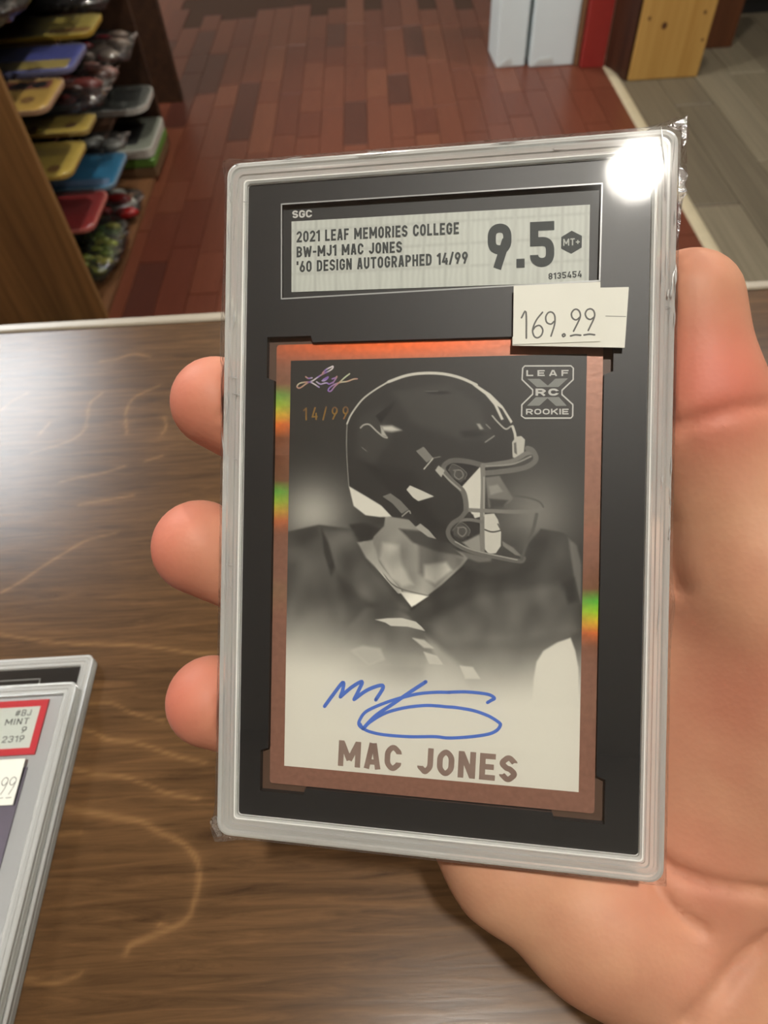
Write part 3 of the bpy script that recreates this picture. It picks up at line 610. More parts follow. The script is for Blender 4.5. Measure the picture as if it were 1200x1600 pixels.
obj('back_plate', Geo().bbox(*(inn[0] + .0002, inn[1] - .0002, inn[2] + .0002, inn[3] - .0002), -.0031, -.0014, .0004), m_acryl, case)
# black insert: a tray with an opening for the card whose corners are notched out, and one for the label
ch, cw = .0446, .0319
n1, n2, nl = .0016, .0013, .0075
hole = [(-cw, ch - nl), (-cw - n1, ch - nl + .0006), (-cw - n1, ch + n2), (-cw + nl, ch + n2), (-cw + nl + .0004, ch), (cw - nl - .0004, ch), (cw - nl, ch + n2), (cw + n1, ch + n2), (cw + n1, ch - nl + .0006), (cw, ch - nl),
        (cw, -ch + nl), (cw + n1, -ch + nl - .0006), (cw + n1, -ch - n2), (cw - nl, -ch - n2), (cw - nl - .0004, -ch), (-cw + nl + .0004, -ch), (-cw + nl, -ch - n2), (-cw - n1, -ch - n2), (-cw - n1, -ch + nl - .0006), (-cw, -ch + nl)]
lf = mm(DATA['LFRAME'])
obj('insert', plate_with_hole('insert', [(inn[0], inn[2]), (inn[1], inn[2]), (inn[1], inn[3]), (inn[0], inn[3])], [hole, lf], -.0006, .0008), m_black, case)
obj('insert_bed', Geo().box(inn[0], inn[1], inn[2], inn[3], -.0013, -.0007), plain('brown_bed', (.10, .055, .035, 1), .5), case)
lp = obj('label_plate', Geo().prism(lf, -.0006, -.0003), plain('label_black', (.014, .016, .016, 1), .5), case, label='black label plate with a silver panel and dark lettering')
g = Geo()
for a, b in zip(lf, lf[1:] + lf[:1]):
    ribbon(g, [a, b], .00028, .00086, smooth=False)
obj('label_frame', g, plain('pale_edge', (.42, .43, .42, 1), .3), lp)
def silver_material():
    m, nt, p = new_mat('silver_label')
    tc = nd(nt, 'ShaderNodeTexCoord')
    v = nd(nt, 'ShaderNodeTexVoronoi', i_Scale=230.0, feature='DISTANCE_TO_EDGE', i_Randomness=0.0)
    nt.links.new(tc.outputs['Object'], v.inputs['Vector'])
    w = nd(nt, 'ShaderNodeTexWave', i_Scale=300.0, i_Distortion=3.0)
    nt.links.new(tc.outputs['Object'], w.inputs['Vector'])
    mr = nd(nt, 'ShaderNodeMapRange')
    mr.inputs['From Max'].default_value = 0.12
    mr.inputs['To Min'].default_value = .86
    nt.links.new(v.outputs['Distance'], mr.inputs['Value'])
    m2 = nd(nt, 'ShaderNodeMapRange')
    m2.inputs['To Min'].default_value = .92
    nt.links.new(w.outputs['Fac'], m2.inputs['Value'])
    mu = nd(nt, 'ShaderNodeMath', operation='MULTIPLY')
    nt.links.new(mr.outputs['Result'], mu.inputs[0]); nt.links.new(m2.outputs['Result'], mu.inputs[1])
    sc = nd(nt, 'ShaderNodeVectorMath', operation='SCALE')
    sc.inputs[0].default_value = (.58, .61, .55)
    nt.links.new(mu.outputs['Value'], sc.inputs['Scale'])
    nt.links.new(sc.outputs['Vector'], p.inputs['Base Color'])
    p.inputs['Roughness'].default_value = .5
    return m
obj('label_panel', Geo().prism(mm(DATA['SILVER']), -.0003, -.0002), silver_material(), lp)
for s, bl, br, cp in DATA['LABELTEXT']:
    obj('lettering', text_geo(s, *mm([bl, br, cp]), -.00015, .175, .50, .11), m_dark_ink, lp)
s, bl, br, cp = DATA['SGC']
obj('lettering', text_geo(s, *mm([bl, br, cp]), -.0002, .22, .80, .10, .16), m_white_ink, lp)
s, bl, br, cp = DATA['GRADE']
obj('grade_number', text_geo(s, *mm([bl, br, cp]), -.00015, .20, .58, .12, .10), m_dark_ink, lp)
s, bl, br, cp = DATA['CERT']
obj('lettering', text_geo(s, *mm([bl, br, cp]), -.00015, .17, .55, .14), m_dark_ink, lp)
(hx, hy), (tx, ty) = mm(DATA['HEX'])
r = math.hypot(tx - hx, ty - hy)
obj('grade_badge', Geo().prism([(hx + r * math.cos(math.radians(90 + 60 * k)), hy + r * math.sin(math.radians(90 + 60 * k))) for k in range(6)], -.00021, -.00014), m_dark_ink, lp)
s, bl, br, cp = DATA['MT']
obj('lettering', text_geo(s, *mm([bl, br, cp]), -.00010, .17, .6, .14), plain('badge_ink', (.5, .52, .47, 1), .6), lp)
obj('window', Geo().box(inn[0], inn[1], inn[2], inn[3], .0014, .00145), m_window, case)

# ------------------------------------------------------------------ the trading card
def foil_material():
    m, nt, p = new_mat('copper_foil')
    tc = nd(nt, 'ShaderNodeTexCoord')
    sx = nd(nt, 'ShaderNodeSeparateXYZ')
    nt.links.new(tc.outputs['Object'], sx.inputs['Vector'])
    nz = nd(nt, 'ShaderNodeTexNoise', i_Scale=900.0, i_Detail=2.0)
    nt.links.new(tc.outputs['Object'], nz.inputs['Vector'])
    # holographic foil bands repeating down the card, their rainbow gleam painted into the colour
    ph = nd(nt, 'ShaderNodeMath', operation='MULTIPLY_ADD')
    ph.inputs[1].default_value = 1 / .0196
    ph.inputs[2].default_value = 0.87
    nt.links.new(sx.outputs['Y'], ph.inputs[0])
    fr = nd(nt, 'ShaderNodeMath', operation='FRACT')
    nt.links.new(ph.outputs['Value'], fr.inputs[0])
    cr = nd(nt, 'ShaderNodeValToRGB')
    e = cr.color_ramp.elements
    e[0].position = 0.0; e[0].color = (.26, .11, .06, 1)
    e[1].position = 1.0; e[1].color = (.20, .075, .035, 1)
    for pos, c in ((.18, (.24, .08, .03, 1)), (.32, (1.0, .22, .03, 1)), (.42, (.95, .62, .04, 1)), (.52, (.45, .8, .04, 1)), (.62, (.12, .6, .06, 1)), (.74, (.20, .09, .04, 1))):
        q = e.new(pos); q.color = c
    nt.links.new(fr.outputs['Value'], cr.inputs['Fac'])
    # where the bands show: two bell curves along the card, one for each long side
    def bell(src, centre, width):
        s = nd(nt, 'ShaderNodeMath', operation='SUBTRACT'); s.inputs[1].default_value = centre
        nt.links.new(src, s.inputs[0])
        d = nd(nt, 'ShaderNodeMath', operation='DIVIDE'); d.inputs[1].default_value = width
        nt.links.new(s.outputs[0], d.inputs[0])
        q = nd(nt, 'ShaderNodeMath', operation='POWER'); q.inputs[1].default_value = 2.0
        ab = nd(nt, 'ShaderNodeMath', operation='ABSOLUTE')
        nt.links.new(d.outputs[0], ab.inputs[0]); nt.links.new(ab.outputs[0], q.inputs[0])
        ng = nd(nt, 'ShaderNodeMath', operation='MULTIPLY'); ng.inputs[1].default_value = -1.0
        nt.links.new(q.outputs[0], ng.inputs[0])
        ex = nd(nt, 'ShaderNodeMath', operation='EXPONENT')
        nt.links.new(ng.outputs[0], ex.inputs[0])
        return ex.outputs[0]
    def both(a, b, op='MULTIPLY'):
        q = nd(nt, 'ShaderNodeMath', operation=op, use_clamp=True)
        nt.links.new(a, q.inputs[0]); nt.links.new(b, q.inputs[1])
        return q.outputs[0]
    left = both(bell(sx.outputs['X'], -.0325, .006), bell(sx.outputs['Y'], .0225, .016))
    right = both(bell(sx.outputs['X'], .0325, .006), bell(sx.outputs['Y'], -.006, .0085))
    top = both(bell(sx.outputs['Y'], .0445, .003), bell(sx.outputs['X'], -.009, .024))  # lamp reflection along the top edge, painted in as orange
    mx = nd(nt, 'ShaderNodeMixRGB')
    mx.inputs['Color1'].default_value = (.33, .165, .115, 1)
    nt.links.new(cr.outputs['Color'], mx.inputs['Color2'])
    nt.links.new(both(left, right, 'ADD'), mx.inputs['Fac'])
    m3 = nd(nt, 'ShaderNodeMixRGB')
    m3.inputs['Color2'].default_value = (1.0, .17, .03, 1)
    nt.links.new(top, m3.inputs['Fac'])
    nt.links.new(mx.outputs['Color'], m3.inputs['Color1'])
    mr = nd(nt, 'ShaderNodeMapRange'); mr.inputs['To Min'].default_value = .7; mr.inputs['To Max'].default_value = 1.3
    nt.links.new(nz.outputs['Fac'], mr.inputs['Value'])
    sc = nd(nt, 'ShaderNodeVectorMath', operation='SCALE')
    nt.links.new(m3.outputs['Color'], sc.inputs[0]); nt.links.new(mr.outputs['Result'], sc.inputs['Scale'])
    nt.links.new(sc.outputs['Vector'], p.inputs['Base Color'])
    p.inputs['Metallic'].default_value = .3
    p.inputs['Roughness'].default_value = .38
    b = nd(nt, 'ShaderNodeBump', i_Strength=.15, i_Distance=.0002)
    nt.links.new(nz.outputs['Fac'], b.inputs['Height']); nt.links.new(b.outputs['Normal'], p.inputs['Normal'])
    return m
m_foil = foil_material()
def foil_ink(name, cols, scale):
    m, nt, p = new_mat(name)
    tc = nd(nt, 'ShaderNodeTexCoord')
    nz = nd(nt, 'ShaderNodeTexNoise', i_Scale=scale, i_Detail=1.0)
    nt.links.new(tc.outputs['Object'], nz.inputs['Vector'])
    cr = nd(nt, 'ShaderNodeValToRGB')
    e = cr.color_ramp.elements
    e[0].position, e[0].color = .3, cols[0]
    e[1].position, e[1].color = .7, cols[-1]
    for k, c in enumerate(cols[1:-1]):
        q = e.new(.3 + .4 * (k + 1) / (len(cols) - 1)); q.color = c
    nt.links.new(nz.outputs['Fac'], cr.inputs['Fac']); nt.links.new(cr.outputs['Color'], p.inputs['Base Color'])
    p.inputs['Metallic'].default_value = .4; p.inputs['Roughness'].default_value = .35
    return m

card = thing('trading_card', label='bronze-bordered football trading card with sepia player portrait and blue autograph', cat='trading card')
card.matrix_world = POSE
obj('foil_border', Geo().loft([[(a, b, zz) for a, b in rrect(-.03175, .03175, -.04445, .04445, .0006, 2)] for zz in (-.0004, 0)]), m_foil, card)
# the printed portrait: one vertex per printed dot
pu = [q[0] for q in DATA['PHOTO']]; pv = [q[1] for q in DATA['PHOTO']]
U0, U1, V0, V1 = (pu[0] + pu[3]) / 2, (pu[1] + pu[2]) / 2, (pv[0] + pv[1]) / 2, (pv[2] + pv[3]) / 2
def sstep(a, b, t):
    t = np.clip((t - a) / (b - a), 0, 1)
    return t * t * (3 - 2 * t)
def paint():
    us = np.arange(U0, U1 + .001, (U1 - U0) / round((U1 - U0) / .125)).astype(np.float32)
    vs = np.arange(V0, V1 + .001, (V1 - V0) / round((V1 - V0) / .125)).astype(np.float32)
    U, V = np.meshgrid(us, vs)
    # soft cloth folds and grain of the print
    cu, cv = np.linspace(U0, U1, 70), np.linspace(V0, V1, 100)
    F = np.array([[noise.noise(Vector((a * .16 + b * .10, b * .05 - a * .06, 3))) + .6 * noise.noise(Vector((a * .34, b * .22, 9))) for a in cu] for b in cv], np.float32)
    fi, fj = (U - U0) / (U1 - U0) * 68.99, (V - V0) / (V1 - V0) * 98.99
    ii, jj = fi.astype(int), fj.astype(int)
    fi, fj = fi - ii, fj - jj
    fold = (F[jj, ii] * (1 - fi) + F[jj, ii + 1] * fi) * (1 - fj) + (F[jj + 1, ii] * (1 - fi) + F[jj + 1, ii + 1] * fi) * fj
    G = 40 + 8 * sstep(-42, -10, V) + 125 * np.exp(-(((U + 23.5) / 7.5) ** 2 + ((V + 10.5) / 7) ** 2)) + 78 * np.exp(-(((U - 20) / 7.5) ** 2 + ((V + 11) / 8) ** 2))
    cream = 228.0
    def blend(layers):
        nonlocal G
        for kind, g, soft, width, pts in layers:
            soft = max(soft, .12)
            x0, x1 = min(p[0] for p in pts) - soft - width - .2, max(p[0] for p in pts) + soft + width + .2
            y0, y1 = min(p[1] for p in pts) - soft - width - .2, max(p[1] for p in pts) + soft + width + .2
            i0, i1 = np.searchsorted(us, (x0, x1)); j0, j1 = np.searchsorted(vs, (y0, y1))
            if i1 <= i0 or j1 <= j0: continue
            u, v = U[j0:j1, i0:i1], V[j0:j1, i0:i1]
            if kind == 'P':
                loop = list(pts) + [pts[0]]
                d = seg_dist(u, v, loop)
                ins = np.zeros(u.shape, bool)
                for (ax, ay), (bx, by) in zip(loop[:-1], loop[1:]):
                    if ay != by:
                        ins ^= ((ay > v) != (by > v)) & (u < (bx - ax) * (v - ay) / (by - ay) + ax)
                sd = np.where(ins, d, -d)
                c = sstep(-.5, .5, sd / soft)
            else:
                p = [(q.x, q.y) for q in smooth_path([(a, b, 0) for a, b in pts], 4)]
                c = 1 - sstep(-.5, .5, (seg_dist(u, v, p) - width / 2) / soft)
            G[j0:j1, i0:i1] = G[j0:j1, i0:i1] * (1 - c) + g * c
    L = DATA['PRINT']
    hel = next(i for i, l in enumerate(L) if l[1] == 226 and l[2] < .45 and i > 10)
    blend(L[:hel - 1])
    G = G * (1 + .34 * fold * sstep(-10, -4, V))
    c = 13.5 + 4.0 * sstep(-24, -4, U) - 1.5 * sstep(8, 26, U)
    t = sstep(c - 10, c + 9.5, V)
    G = G * (1 - t) + cream * t
    for l in L[:hel - 1]:
        if l[1] > 188 and min(p[1] for p in l[4]) > 8: blend([l])
    blend(L[hel - 1:])
    G = G + np.random.default_rng(5).normal(0, 1.6, G.shape)
    return U, V, G
PU, PV, PG = paint()
g01 = np.clip(PG, 0, 255) / 255
rgb = np.stack([g01 * 1.0, g01 * .99, g01 * .93, np.ones_like(g01)], -1)
lin_rgb = np.where(rgb > .04045, ((rgb + .055) / 1.055) ** 2.4, rgb / 12.92)
lin_rgb[..., :3] = lin_rgb[..., :3] * .98
lin_rgb[..., 3] = 1
m_print, nt, p = new_mat('sepia_print')
at = nd(nt, 'ShaderNodeAttribute', attribute_name='ink')
nt.links.new(at.outputs['Color'], p.inputs['Base Color'])
p.inputs['Roughness'].default_value = .45
me = grid_mesh('portrait_print', PU / 1000, -PV / 1000, np.full(PU.shape, .00006), m_print)
me.flip_normals()
a = me.attributes.new('ink', 'FLOAT_COLOR', 'POINT'); a.data.foreach_set('color', lin_rgb.astype(np.float32).ravel())
o = bpy.data.objects.new('portrait_print', me); COL.objects.link(o); o.parent = card
tagit(o, label='sepia portrait of a football player in a dark helmet')
g = Geo()
for k, st in enumerate(DATA['AUTO']):
    ribbon(g, mm(st), .00072 if k < 4 else .00062, .00012 + k * 1e-6, 6)
obj('autograph', g, plain('blue_ink', lin(80, 118, 206), .5, var=.15, scale=400), card, label='blue pen autograph')
for s, bl, br, cp in DATA['CARDTEXT']:
    obj('lettering', text_geo(s, *mm([bl, br, cp]), .00010, .205, .62, .14, .19), foil_ink('name_foil', [(.34, .24, .20, 1), (.42, .31, .26, 1), (.36, .26, .22, 1)], 120), card)
for s, bl, br, cp in DATA['SERIAL']:
    obj('serial_number', text_geo(s, *mm([bl, br, cp]), .00010, .11, .42, .34, .12), foil_ink('serial_foil', [(.30, .13, .08, 1), (.34, .20, .05, 1), (.14, .07, .08, 1)], 200), card)
g = Geo()
for st in DATA['SCRIPT']: ribbon(g, mm(st), .00030, .00010, 5)
obj('script_logo', g, foil_ink('script_foil', [(.6, .7, .5, 1), (.6, .35, .25, 1), (.3, .18, .6, 1), (.75, .7, .7, 1)], 260), card, label='small iridescent script logo')
xl = DATA['XLOGO']
g = Geo(); ol = mm(xl['outline']); ribbon(g, ol + [ol[0]], .00028, .00010, smooth=False)
bd = obj('rookie_badge', g, m_white_ink, card, label='white outlined X-shaped badge')
for q in xl['xs']: obj('badge_bar', Geo().prism(mm(q), .00007, .0001), plain('badge_grey', (.26, .27, .25, 1), .6), bd)
for s, k, bo in (('LEAF', 'leaf', .22), ('RC', 'rc', .26), ('ROOKIE', 'rookie', .22)):
    obj('lettering', text_geo(s, *mm(xl[k]), .00012, bo, 1.05, {'leaf': .55, 'rc': .25, 'rookie': .18}[k], .2), m_white_ink, bd)

# ------------------------------------------------------------------ clear sleeve with the price stickers
m_film = thin_clear('sleeve_film', gloss=.0, rough=.045, crinkle=.004, scale=55)
m_filmedge = thin_clear('sleeve_edge', gloss=.05, rough=.10, crinkle=.6, scale=420, haze=.05)
sleeve = thing('clear_sleeve', label='thin crinkled clear plastic sleeve wrapped tightly around the held case', cat='sleeve')
sleeve.matrix_world = POSE
SO = (COUT[0] - .00025, COUT[1] + .00035, COUT[2] - .00015, COUT[3] + .0003)
gx = np.linspace(SO[0], SO[1], 90); gy = np.linspace(SO[2], SO[3], 140)
X, Y = np.meshgrid(gx, gy)
Z = np.array([[.0021 + .000012 * noise.noise(Vector((a * 40, b * 40, 1))) + .000002 * noise.noise(Vector((a * 210, b * 160, 4))) for a in gx] for b in gy])
me = grid_mesh('film', X, Y, Z, m_film); me.polygons.foreach_set('use_smooth', [True] * len(me.polygons))
o = bpy.data.objects.new('film', me); COL.objects.link(o); o.parent = sleeve
# side walls of the film, wrinkled
N = 400
per = []
x0, x1, y0, y1 = SO
for k in range(N):
    t = k / N * 4
    s, f = int(t), t - int(t)
    q = [(x0 + (x1 - x0) * f, y0), (x1, y0 + (y1 - y0) * f), (x1 - (x1 - x0) * f, y1), (x0, y1 - (y1 - y0) * f)][s]
    nrm = [(0, -1), (1, 0), (0, 1), (-1, 0)][s]
    per.append((q, nrm))
loops = []
for zz, amp in ((.0021, .0), (.0016, .00012), (.0008, .00018), (-.001, .00018), (-.0028, .0001), (-.0036, .0)):
    l = []
    for (q, nrm) in per:
        b = amp * (noise.noise(Vector((q[0] * 170, q[1] * 170, zz * 600))) + .55)
        # loose folds of film near some corners
        for (fx, fy, fr_, fa) in ((COUT[0], COUT[2], .004, .0011), (COUT[1], COUT[3] - .008, .006, .0012), (COUT[1], COUT[3], .003, .0012), (COUT[0], COUT[3], .003, .0006), (COUT[0], .045, .012, .0005), (COUT[1], -.005, .004, .0006)):
            b += fa * math.exp(-((q[0] - fx) ** 2 + (q[1] - fy) ** 2) / fr_ ** 2) * (1 if zz > -.002 else .4)
        l.append((q[0] + nrm[0] * b, q[1] + nrm[1] * b, zz))
    loops.append(l)
obj('film_edge', Geo().loft(loops, False, False), m_filmedge, sleeve, smooth=True)
# sealed corner tab and side folds
def tab(pts, z):
    gg = Geo(); gg.loft([[(a, b, z) for a, b in pts], [(a, b, z + .0004) for a, b in pts]])
    return gg
cx, cy = COUT[0], COUT[2]
obj('corner_tab', tab([(cx - .0013, cy + .0032), (cx - .0004, cy + .0036), (cx + .0004, cy + .001), (cx + .001, cy - .0004), (cx + .0001, cy - .0006), (cx - .0011, cy + .0012), (cx - .0017, cy + .0022)], .001), m_filmedge, sleeve)
cx, cy = COUT[1], COUT[3]
obj('corner_tab', tab([(cx - .002, cy + .0003), (cx + .0002, cy + .0010), (cx + .0013, cy + .0016), (cx + .0012, cy - .003), (cx + .0006, cy - .004), (cx + .0004, cy - .001)], .002), m_filmedge, sleeve)
obj('side_fold', tab([(cx + .0003, cy - .0065), (cx + .0019, cy - .0085), (cx + .0013, cy - .010), (cx + .0018, cy - .0115), (cx + .0009, cy - .013), (cx + .0006, cy - .0185), (cx + .0002, cy - .02)], .001), m_filmedge, sleeve)
# small sharp wrinkles of the film along the edges of the case
g = Geo()
rw = random.Random(21)
def wrinkle(x, y, ang, ln, wd, hh, z=.0021):
    ca, sa = math.cos(ang), math.sin(ang)
    loops = []
    for t, k in ((-1, .05), (-.4, 1), (.3, .8), (1, .05)):
        bx, by = x + ca * ln * t / 2 + rw.uniform(-.5, .5) * wd, y + sa * ln * t / 2
        loops.append([(bx - sa * wd * k, by + ca * wd * k, z), (bx, by, z + hh * k), (bx + sa * wd * k, by - ca * wd * k, z)])
    g.loft(loops)
for k in range(58):
    e = rw.random()
    if e < .42: q, a_ = (COUT[0] + rw.uniform(0, .003), rw.uniform(COUT[2] + .05, COUT[3])), math.pi / 2
    elif e < .72: q, a_ = (COUT[1] - rw.uniform(0, .003), rw.uniform(COUT[2] + .04, COUT[3])), math.pi / 2
    elif e < .9: q, a_ = (rw.uniform(COUT[0], COUT[1]), COUT[3] - rw.uniform(0, .003)), 0.0
    else: continue
    cross = rw.random() < .22
    if cross: wrinkle(q[0] + (.0012 if q[0] < 0 else -.0012 if e < .72 else 0), q[1], a_ + 1.35, rw.uniform(.001, .0024), .0001, .0002)
    else: wrinkle(*q, a_ + rw.uniform(-.12, .12), rw.uniform(.0015, .007), rw.uniform(.00008, .0002), .0002)
obj('wrinkles', g, thin_clear('wrinkle_film', gloss=.35, rough=.2, haze=.6), sleeve, kind='stuff')  # whitish haze in the material stands in for glints on the folds
m_paper = plain('sticker_paper', (.70, .70, .62, 1), .7, var=.04, scale=150)
s2 = obj('price_sticker', Geo().prism(mm(DATA['STICK2']), .00216, .0023), m_paper, sleeve, label='blank white sticker mostly covered by the price sticker')
g = Geo(); ribbon(g, mm(DATA['STICKLINE']), .00014, .00232, smooth=False); obj('slit', g, plain('slit_grey', (.25, .25, .22, 1), .7), s2)
s1 = obj('price_sticker', Geo().prism(mm(DATA['STICK1']), .00234, .00246), m_paper, sleeve, label='white price sticker printed 169.99')
m_price = plain('price_ink', (.12, .12, .11, 1), .7)
for st in DATA['PRICE']:
    g = Geo(); ribbon(g, mm(st), .00030 if len(st) > 3 else .00032, .00248, 4); obj('digit', g, m_price, s1)

# ------------------------------------------------------------------ the hand: one continuous skin from a distance field
def surface_nets(D, org, h):
    S = D < 0
    n = np.array(D.shape) - 1
    cnt = np.zeros(n, np.float32); acc = np.zeros((*n, 3), np.float32)
    corner = lambda A, c: A[c[0]:c[0] + n[0], c[1]:c[1] + n[1], c[2]:c[2] + n[2]]
    cs = [(i, j, k) for i in (0, 1) for j in (0, 1) for k in (0, 1)]
    for a in cs:
        for ax in range(3):
            if a[ax] == 0:
                b = list(a); b[ax] = 1
                A, B = corner(D, a), corner(D, b)
                mk = corner(S, a) != corner(S, b)
                t = np.where(mk, A / np.where(mk, A - B, 1), 0)
                for c in range(3):
                    acc[..., c] += mk * (a[c] + (t if c == ax else 0))
                cnt += mk
    act = cnt > 0
    idx = np.full(n, -1, np.int64); idx[act] = np.arange(act.sum())
    ijk = np.argwhere(act)
    verts = (ijk + acc[act] / cnt[act][:, None]) * h + org
    faces = []
    for ax in range(3):
        a1, a2 = (ax + 1) % 3, (ax + 2) % 3
        sl0 = [slice(None)] * 3; sl1 = [slice(None)] * 3
        sl0[ax] = slice(0, -1); sl1[ax] = slice(1, None)
        ch = S[tuple(sl0)] != S[tuple(sl1)]
        e = np.argwhere(ch)
        ok = (e[:, a1] > 0) & (e[:, a2] > 0) & (e[:, a1] < n[a1]) & (e[:, a2] < n[a2])
        e = e[ok]
        ins = S[tuple(e.T)]
        q = []
        for d1, d2 in ((-1, -1), (0, -1), (0, 0), (-1, 0)):
            c = e.copy(); c[:, a1] += d1; c[:, a2] += d2
            q.append(idx[tuple(c.T)])
        q = np.stack(q, 1)
        q[~ins] = q[~ins][:, ::-1]
        faces.append(q)
    f = np.concatenate(faces)
    return verts, f[(f >= 0).all(1)]

def build_hand():
    h = 1.15
    lo, hi = np.array([-66., -70., -36.]), np.array([165., 176., 66.])
    ax = [np.arange(lo[i], hi[i], h, dtype=np.float32) for i in range(3)]
    X, Y, Z = np.meshgrid(*ax, indexing='ij')
    def cone(a, b, ra, rb, sx=None):
        a, b = np.array(a, np.float32), np.array(b, np.float32)
        d = b - a
        t = np.clip(((X - a[0]) * d[0] + (Y - a[1]) * d[1] + (Z - a[2]) * d[2]) / (d @ d), 0, 1)
        return np.sqrt((X - a[0] - t * d[0]) ** 2 + (Y - a[1] - t * d[1]) ** 2 + (Z - a[2] - t * d[2]) ** 2) - (ra + t * (rb - ra))
    def smin(a, b, k):
        q = np.clip(.5 + .5 * (b - a) / k, 0, 1)
        return b * (1 - q) + a * q - k * q * (1 - q)
    def chain(pts, k=3.):
        d = None
        for (p, r), (q, s) in zip(pts[:-1], pts[1:]):
            c = cone(p, q, r, s)
            d = c if d is None else smin(d, c, k)
        return d
    HAND = dict(HAND_PARTS)
    palm = None
    for ch in HAND['palm']:
        c = chain(ch, 6.)
        palm = c if palm is None else smin(palm, c, 12.)
    d = palm
    for f in HAND['fingers']:
        d = smin(d, chain(f, 3.5), 5.)
    d = smin(d, chain(HAND['thumb'], 7.), 9.)
    # skin creases
    U2, V2 = X[:, :, 0], Y[:, :, 0]
    for pl, amp, wd in zip(DATA['CREASE'], (1.1, 1.3, 1.4, 1.1, 1.5), (1.4, 1.6, 1.5, 1.3, 1.8)):
        p = [(q.x, q.y) for q in smooth_path([(a, b, 0) for a, b in pl], 4)]
        dd = seg_dist(U2, V2, p)
        d = d + (amp * np.exp(-(dd / wd) ** 2))[:, :, None] * np.clip(1.6 - (Z - 8) / 16, 0, 1)
    # the flesh flattens against the case
    bx = np.maximum(np.maximum(np.abs(X - .75) - 43.7, np.abs(Y + 12.85) - 68.9), np.abs(Z + .1) - 4.0)
    d = np.maximum(d, -bx)
    d[0], d[-1] = 5, 5; d[:, 0], d[:, -1] = 5, 5; d[:, :, 0], d[:, :, -1] = 5, 5
    v, f = surface_nets(d, lo, h)
    return v, f
HAND_PARTS = {
    'palm': [
        [((88, 72, 38), 17), ((43, -4, 27), 12)],
        [((84, 82, 40), 17), ((33, 12, 28), 12)],
        [((78, 90, 40), 17), ((22, 30, 28), 12)],
        [((7, 55, 20), 11), ((17, 64.5, 20), 13.5), ((36, 76.5, 23), 16.5), ((56, 88, 27), 19), ((84, 106, 32), 25), ((116, 130, 22), 26), ((160, 160, -2), 28)],
        [((60, 20, 27), 14), ((64, 60, 27), 17)],
    ],
    'fingers': [
        [((43, -4, 27), 11), ((4, -18, 27), 9.5), ((-29, -23, 18), 9.6), ((-47.6, -34.0, 7), 9.9)],
        [((33, 12, 28), 11), ((-4, 6, 27), 9.8), ((-31, 8, 18), 9.8), ((-51.0, -2.6, 7), 10.3)],
        [((22, 30, 28), 11), ((-6, 33, 27), 9.5), ((-31, 39, 18), 9.3), ((-47.7, 30.8, 7), 9.8)],
        [((10, 50, 24), 10), ((-2, 49, 30), 8.5), ((-12, 47, 25), 8), ((-17, 45, 15), 7.6)],
    ],
    'thumb': [((48.5, -52.5, 9), 10.2), ((51.5, -32, 11), 11.4), ((64, 0, 17), 15.5), ((82, 44, 26), 23), ((98, 86, 32), 26)],
}
hv, hf = build_hand()
loc = np.stack([hv[:, 0], -hv[:, 1], -hv[:, 2]], 1) / 1000
me = bpy.data.meshes.new('hand')
me.vertices.add(len(loc)); me.vertices.foreach_set('co', loc.astype(np.float32).ravel())
me.loops.add(hf.size); me.loops.foreach_set('vertex_index', hf.ravel().astype(np.int32))
me.polygons.add(len(hf)); me.polygons.foreach_set('loop_start', np.arange(0, hf.size, 4, dtype=np.int32))
me.update(calc_edges=True); me.validate()
me.polygons.foreach_set('use_smooth', [True] * len(me.polygons))
# blood in the fingertips and pads
blush = np.zeros(len(hv))
for c, r, a in (((-50, -34, 4), 12, 1), ((-55, -3, 4), 13, 1), ((-51, 30, 4), 12, 1), ((52, -36, 0), 15, .9), ((50, -56, 2), 9, .25), ((58, 22, 6), 20, .35), ((56, 60, 8), 20, .35)):
    blush = np.maximum(blush, a * np.exp(-((hv - np.array(c)) ** 2).sum(1) / r ** 2))
a = me.attributes.new('blush', 'FLOAT', 'POINT'); a.data.foreach_set('value', blush.astype(np.float32))
def skin_material():
    m, nt, p = new_mat('skin')
    tc = nd(nt, 'ShaderNodeTexCoord')
    nz = nd(nt, 'ShaderNodeTexNoise', i_Scale=55.0, i_Detail=5.0)
    nt.links.new(tc.outputs['Object'], nz.inputs['Vector'])
    cr = nd(nt, 'ShaderNodeValToRGB')
    cr.color_ramp.elements[0].position, cr.color_ramp.elements[0].color = .35, lin(188, 136, 108)
    cr.color_ramp.elements[1].position, cr.color_ramp.elements[1].color = .68, lin(204, 156, 124)
    nt.links.new(nz.outputs['Fac'], cr.inputs['Fac'])
    at = nd(nt, 'ShaderNodeAttribute', attribute_name='blush')
    mu = nd(nt, 'ShaderNodeMath', operation='MULTIPLY'); mu.inputs[1].default_value = .85
    nt.links.new(at.outputs['Fac'], mu.inputs[0])
    mx = nd(nt, 'ShaderNodeMixRGB'); mx.inputs['Color2'].default_value = lin(198, 104, 88)
    nt.links.new(mu.outputs[0], mx.inputs['Fac']); nt.links.new(cr.outputs['Color'], mx.inputs['Color1'])
    nt.links.new(mx.outputs['Color'], p.inputs['Base Color'])
    p.inputs['Roughness'].default_value = .55
    p.inputs['Specular IOR Level'].default_value = .3
    p.inputs['Subsurface Weight'].default_value = .12
    p.inputs['Subsurface Radius'].default_value = (1.0, .35, .2)
    p.inputs['Subsurface Scale'].default_value = .004
    v = nd(nt, 'ShaderNodeTexVoronoi', i_Scale=900.0)
    nt.links.new(tc.outputs['Object'], v.inputs['Vector'])
    b = nd(nt, 'ShaderNodeBump', i_Strength=.10, i_Distance=.0003)
    nt.links.new(v.outputs['Distance'], b.inputs['Height']); nt.links.new(b.outputs['Normal'], p.inputs['Normal'])
    return m
me.materials.append(skin_material())
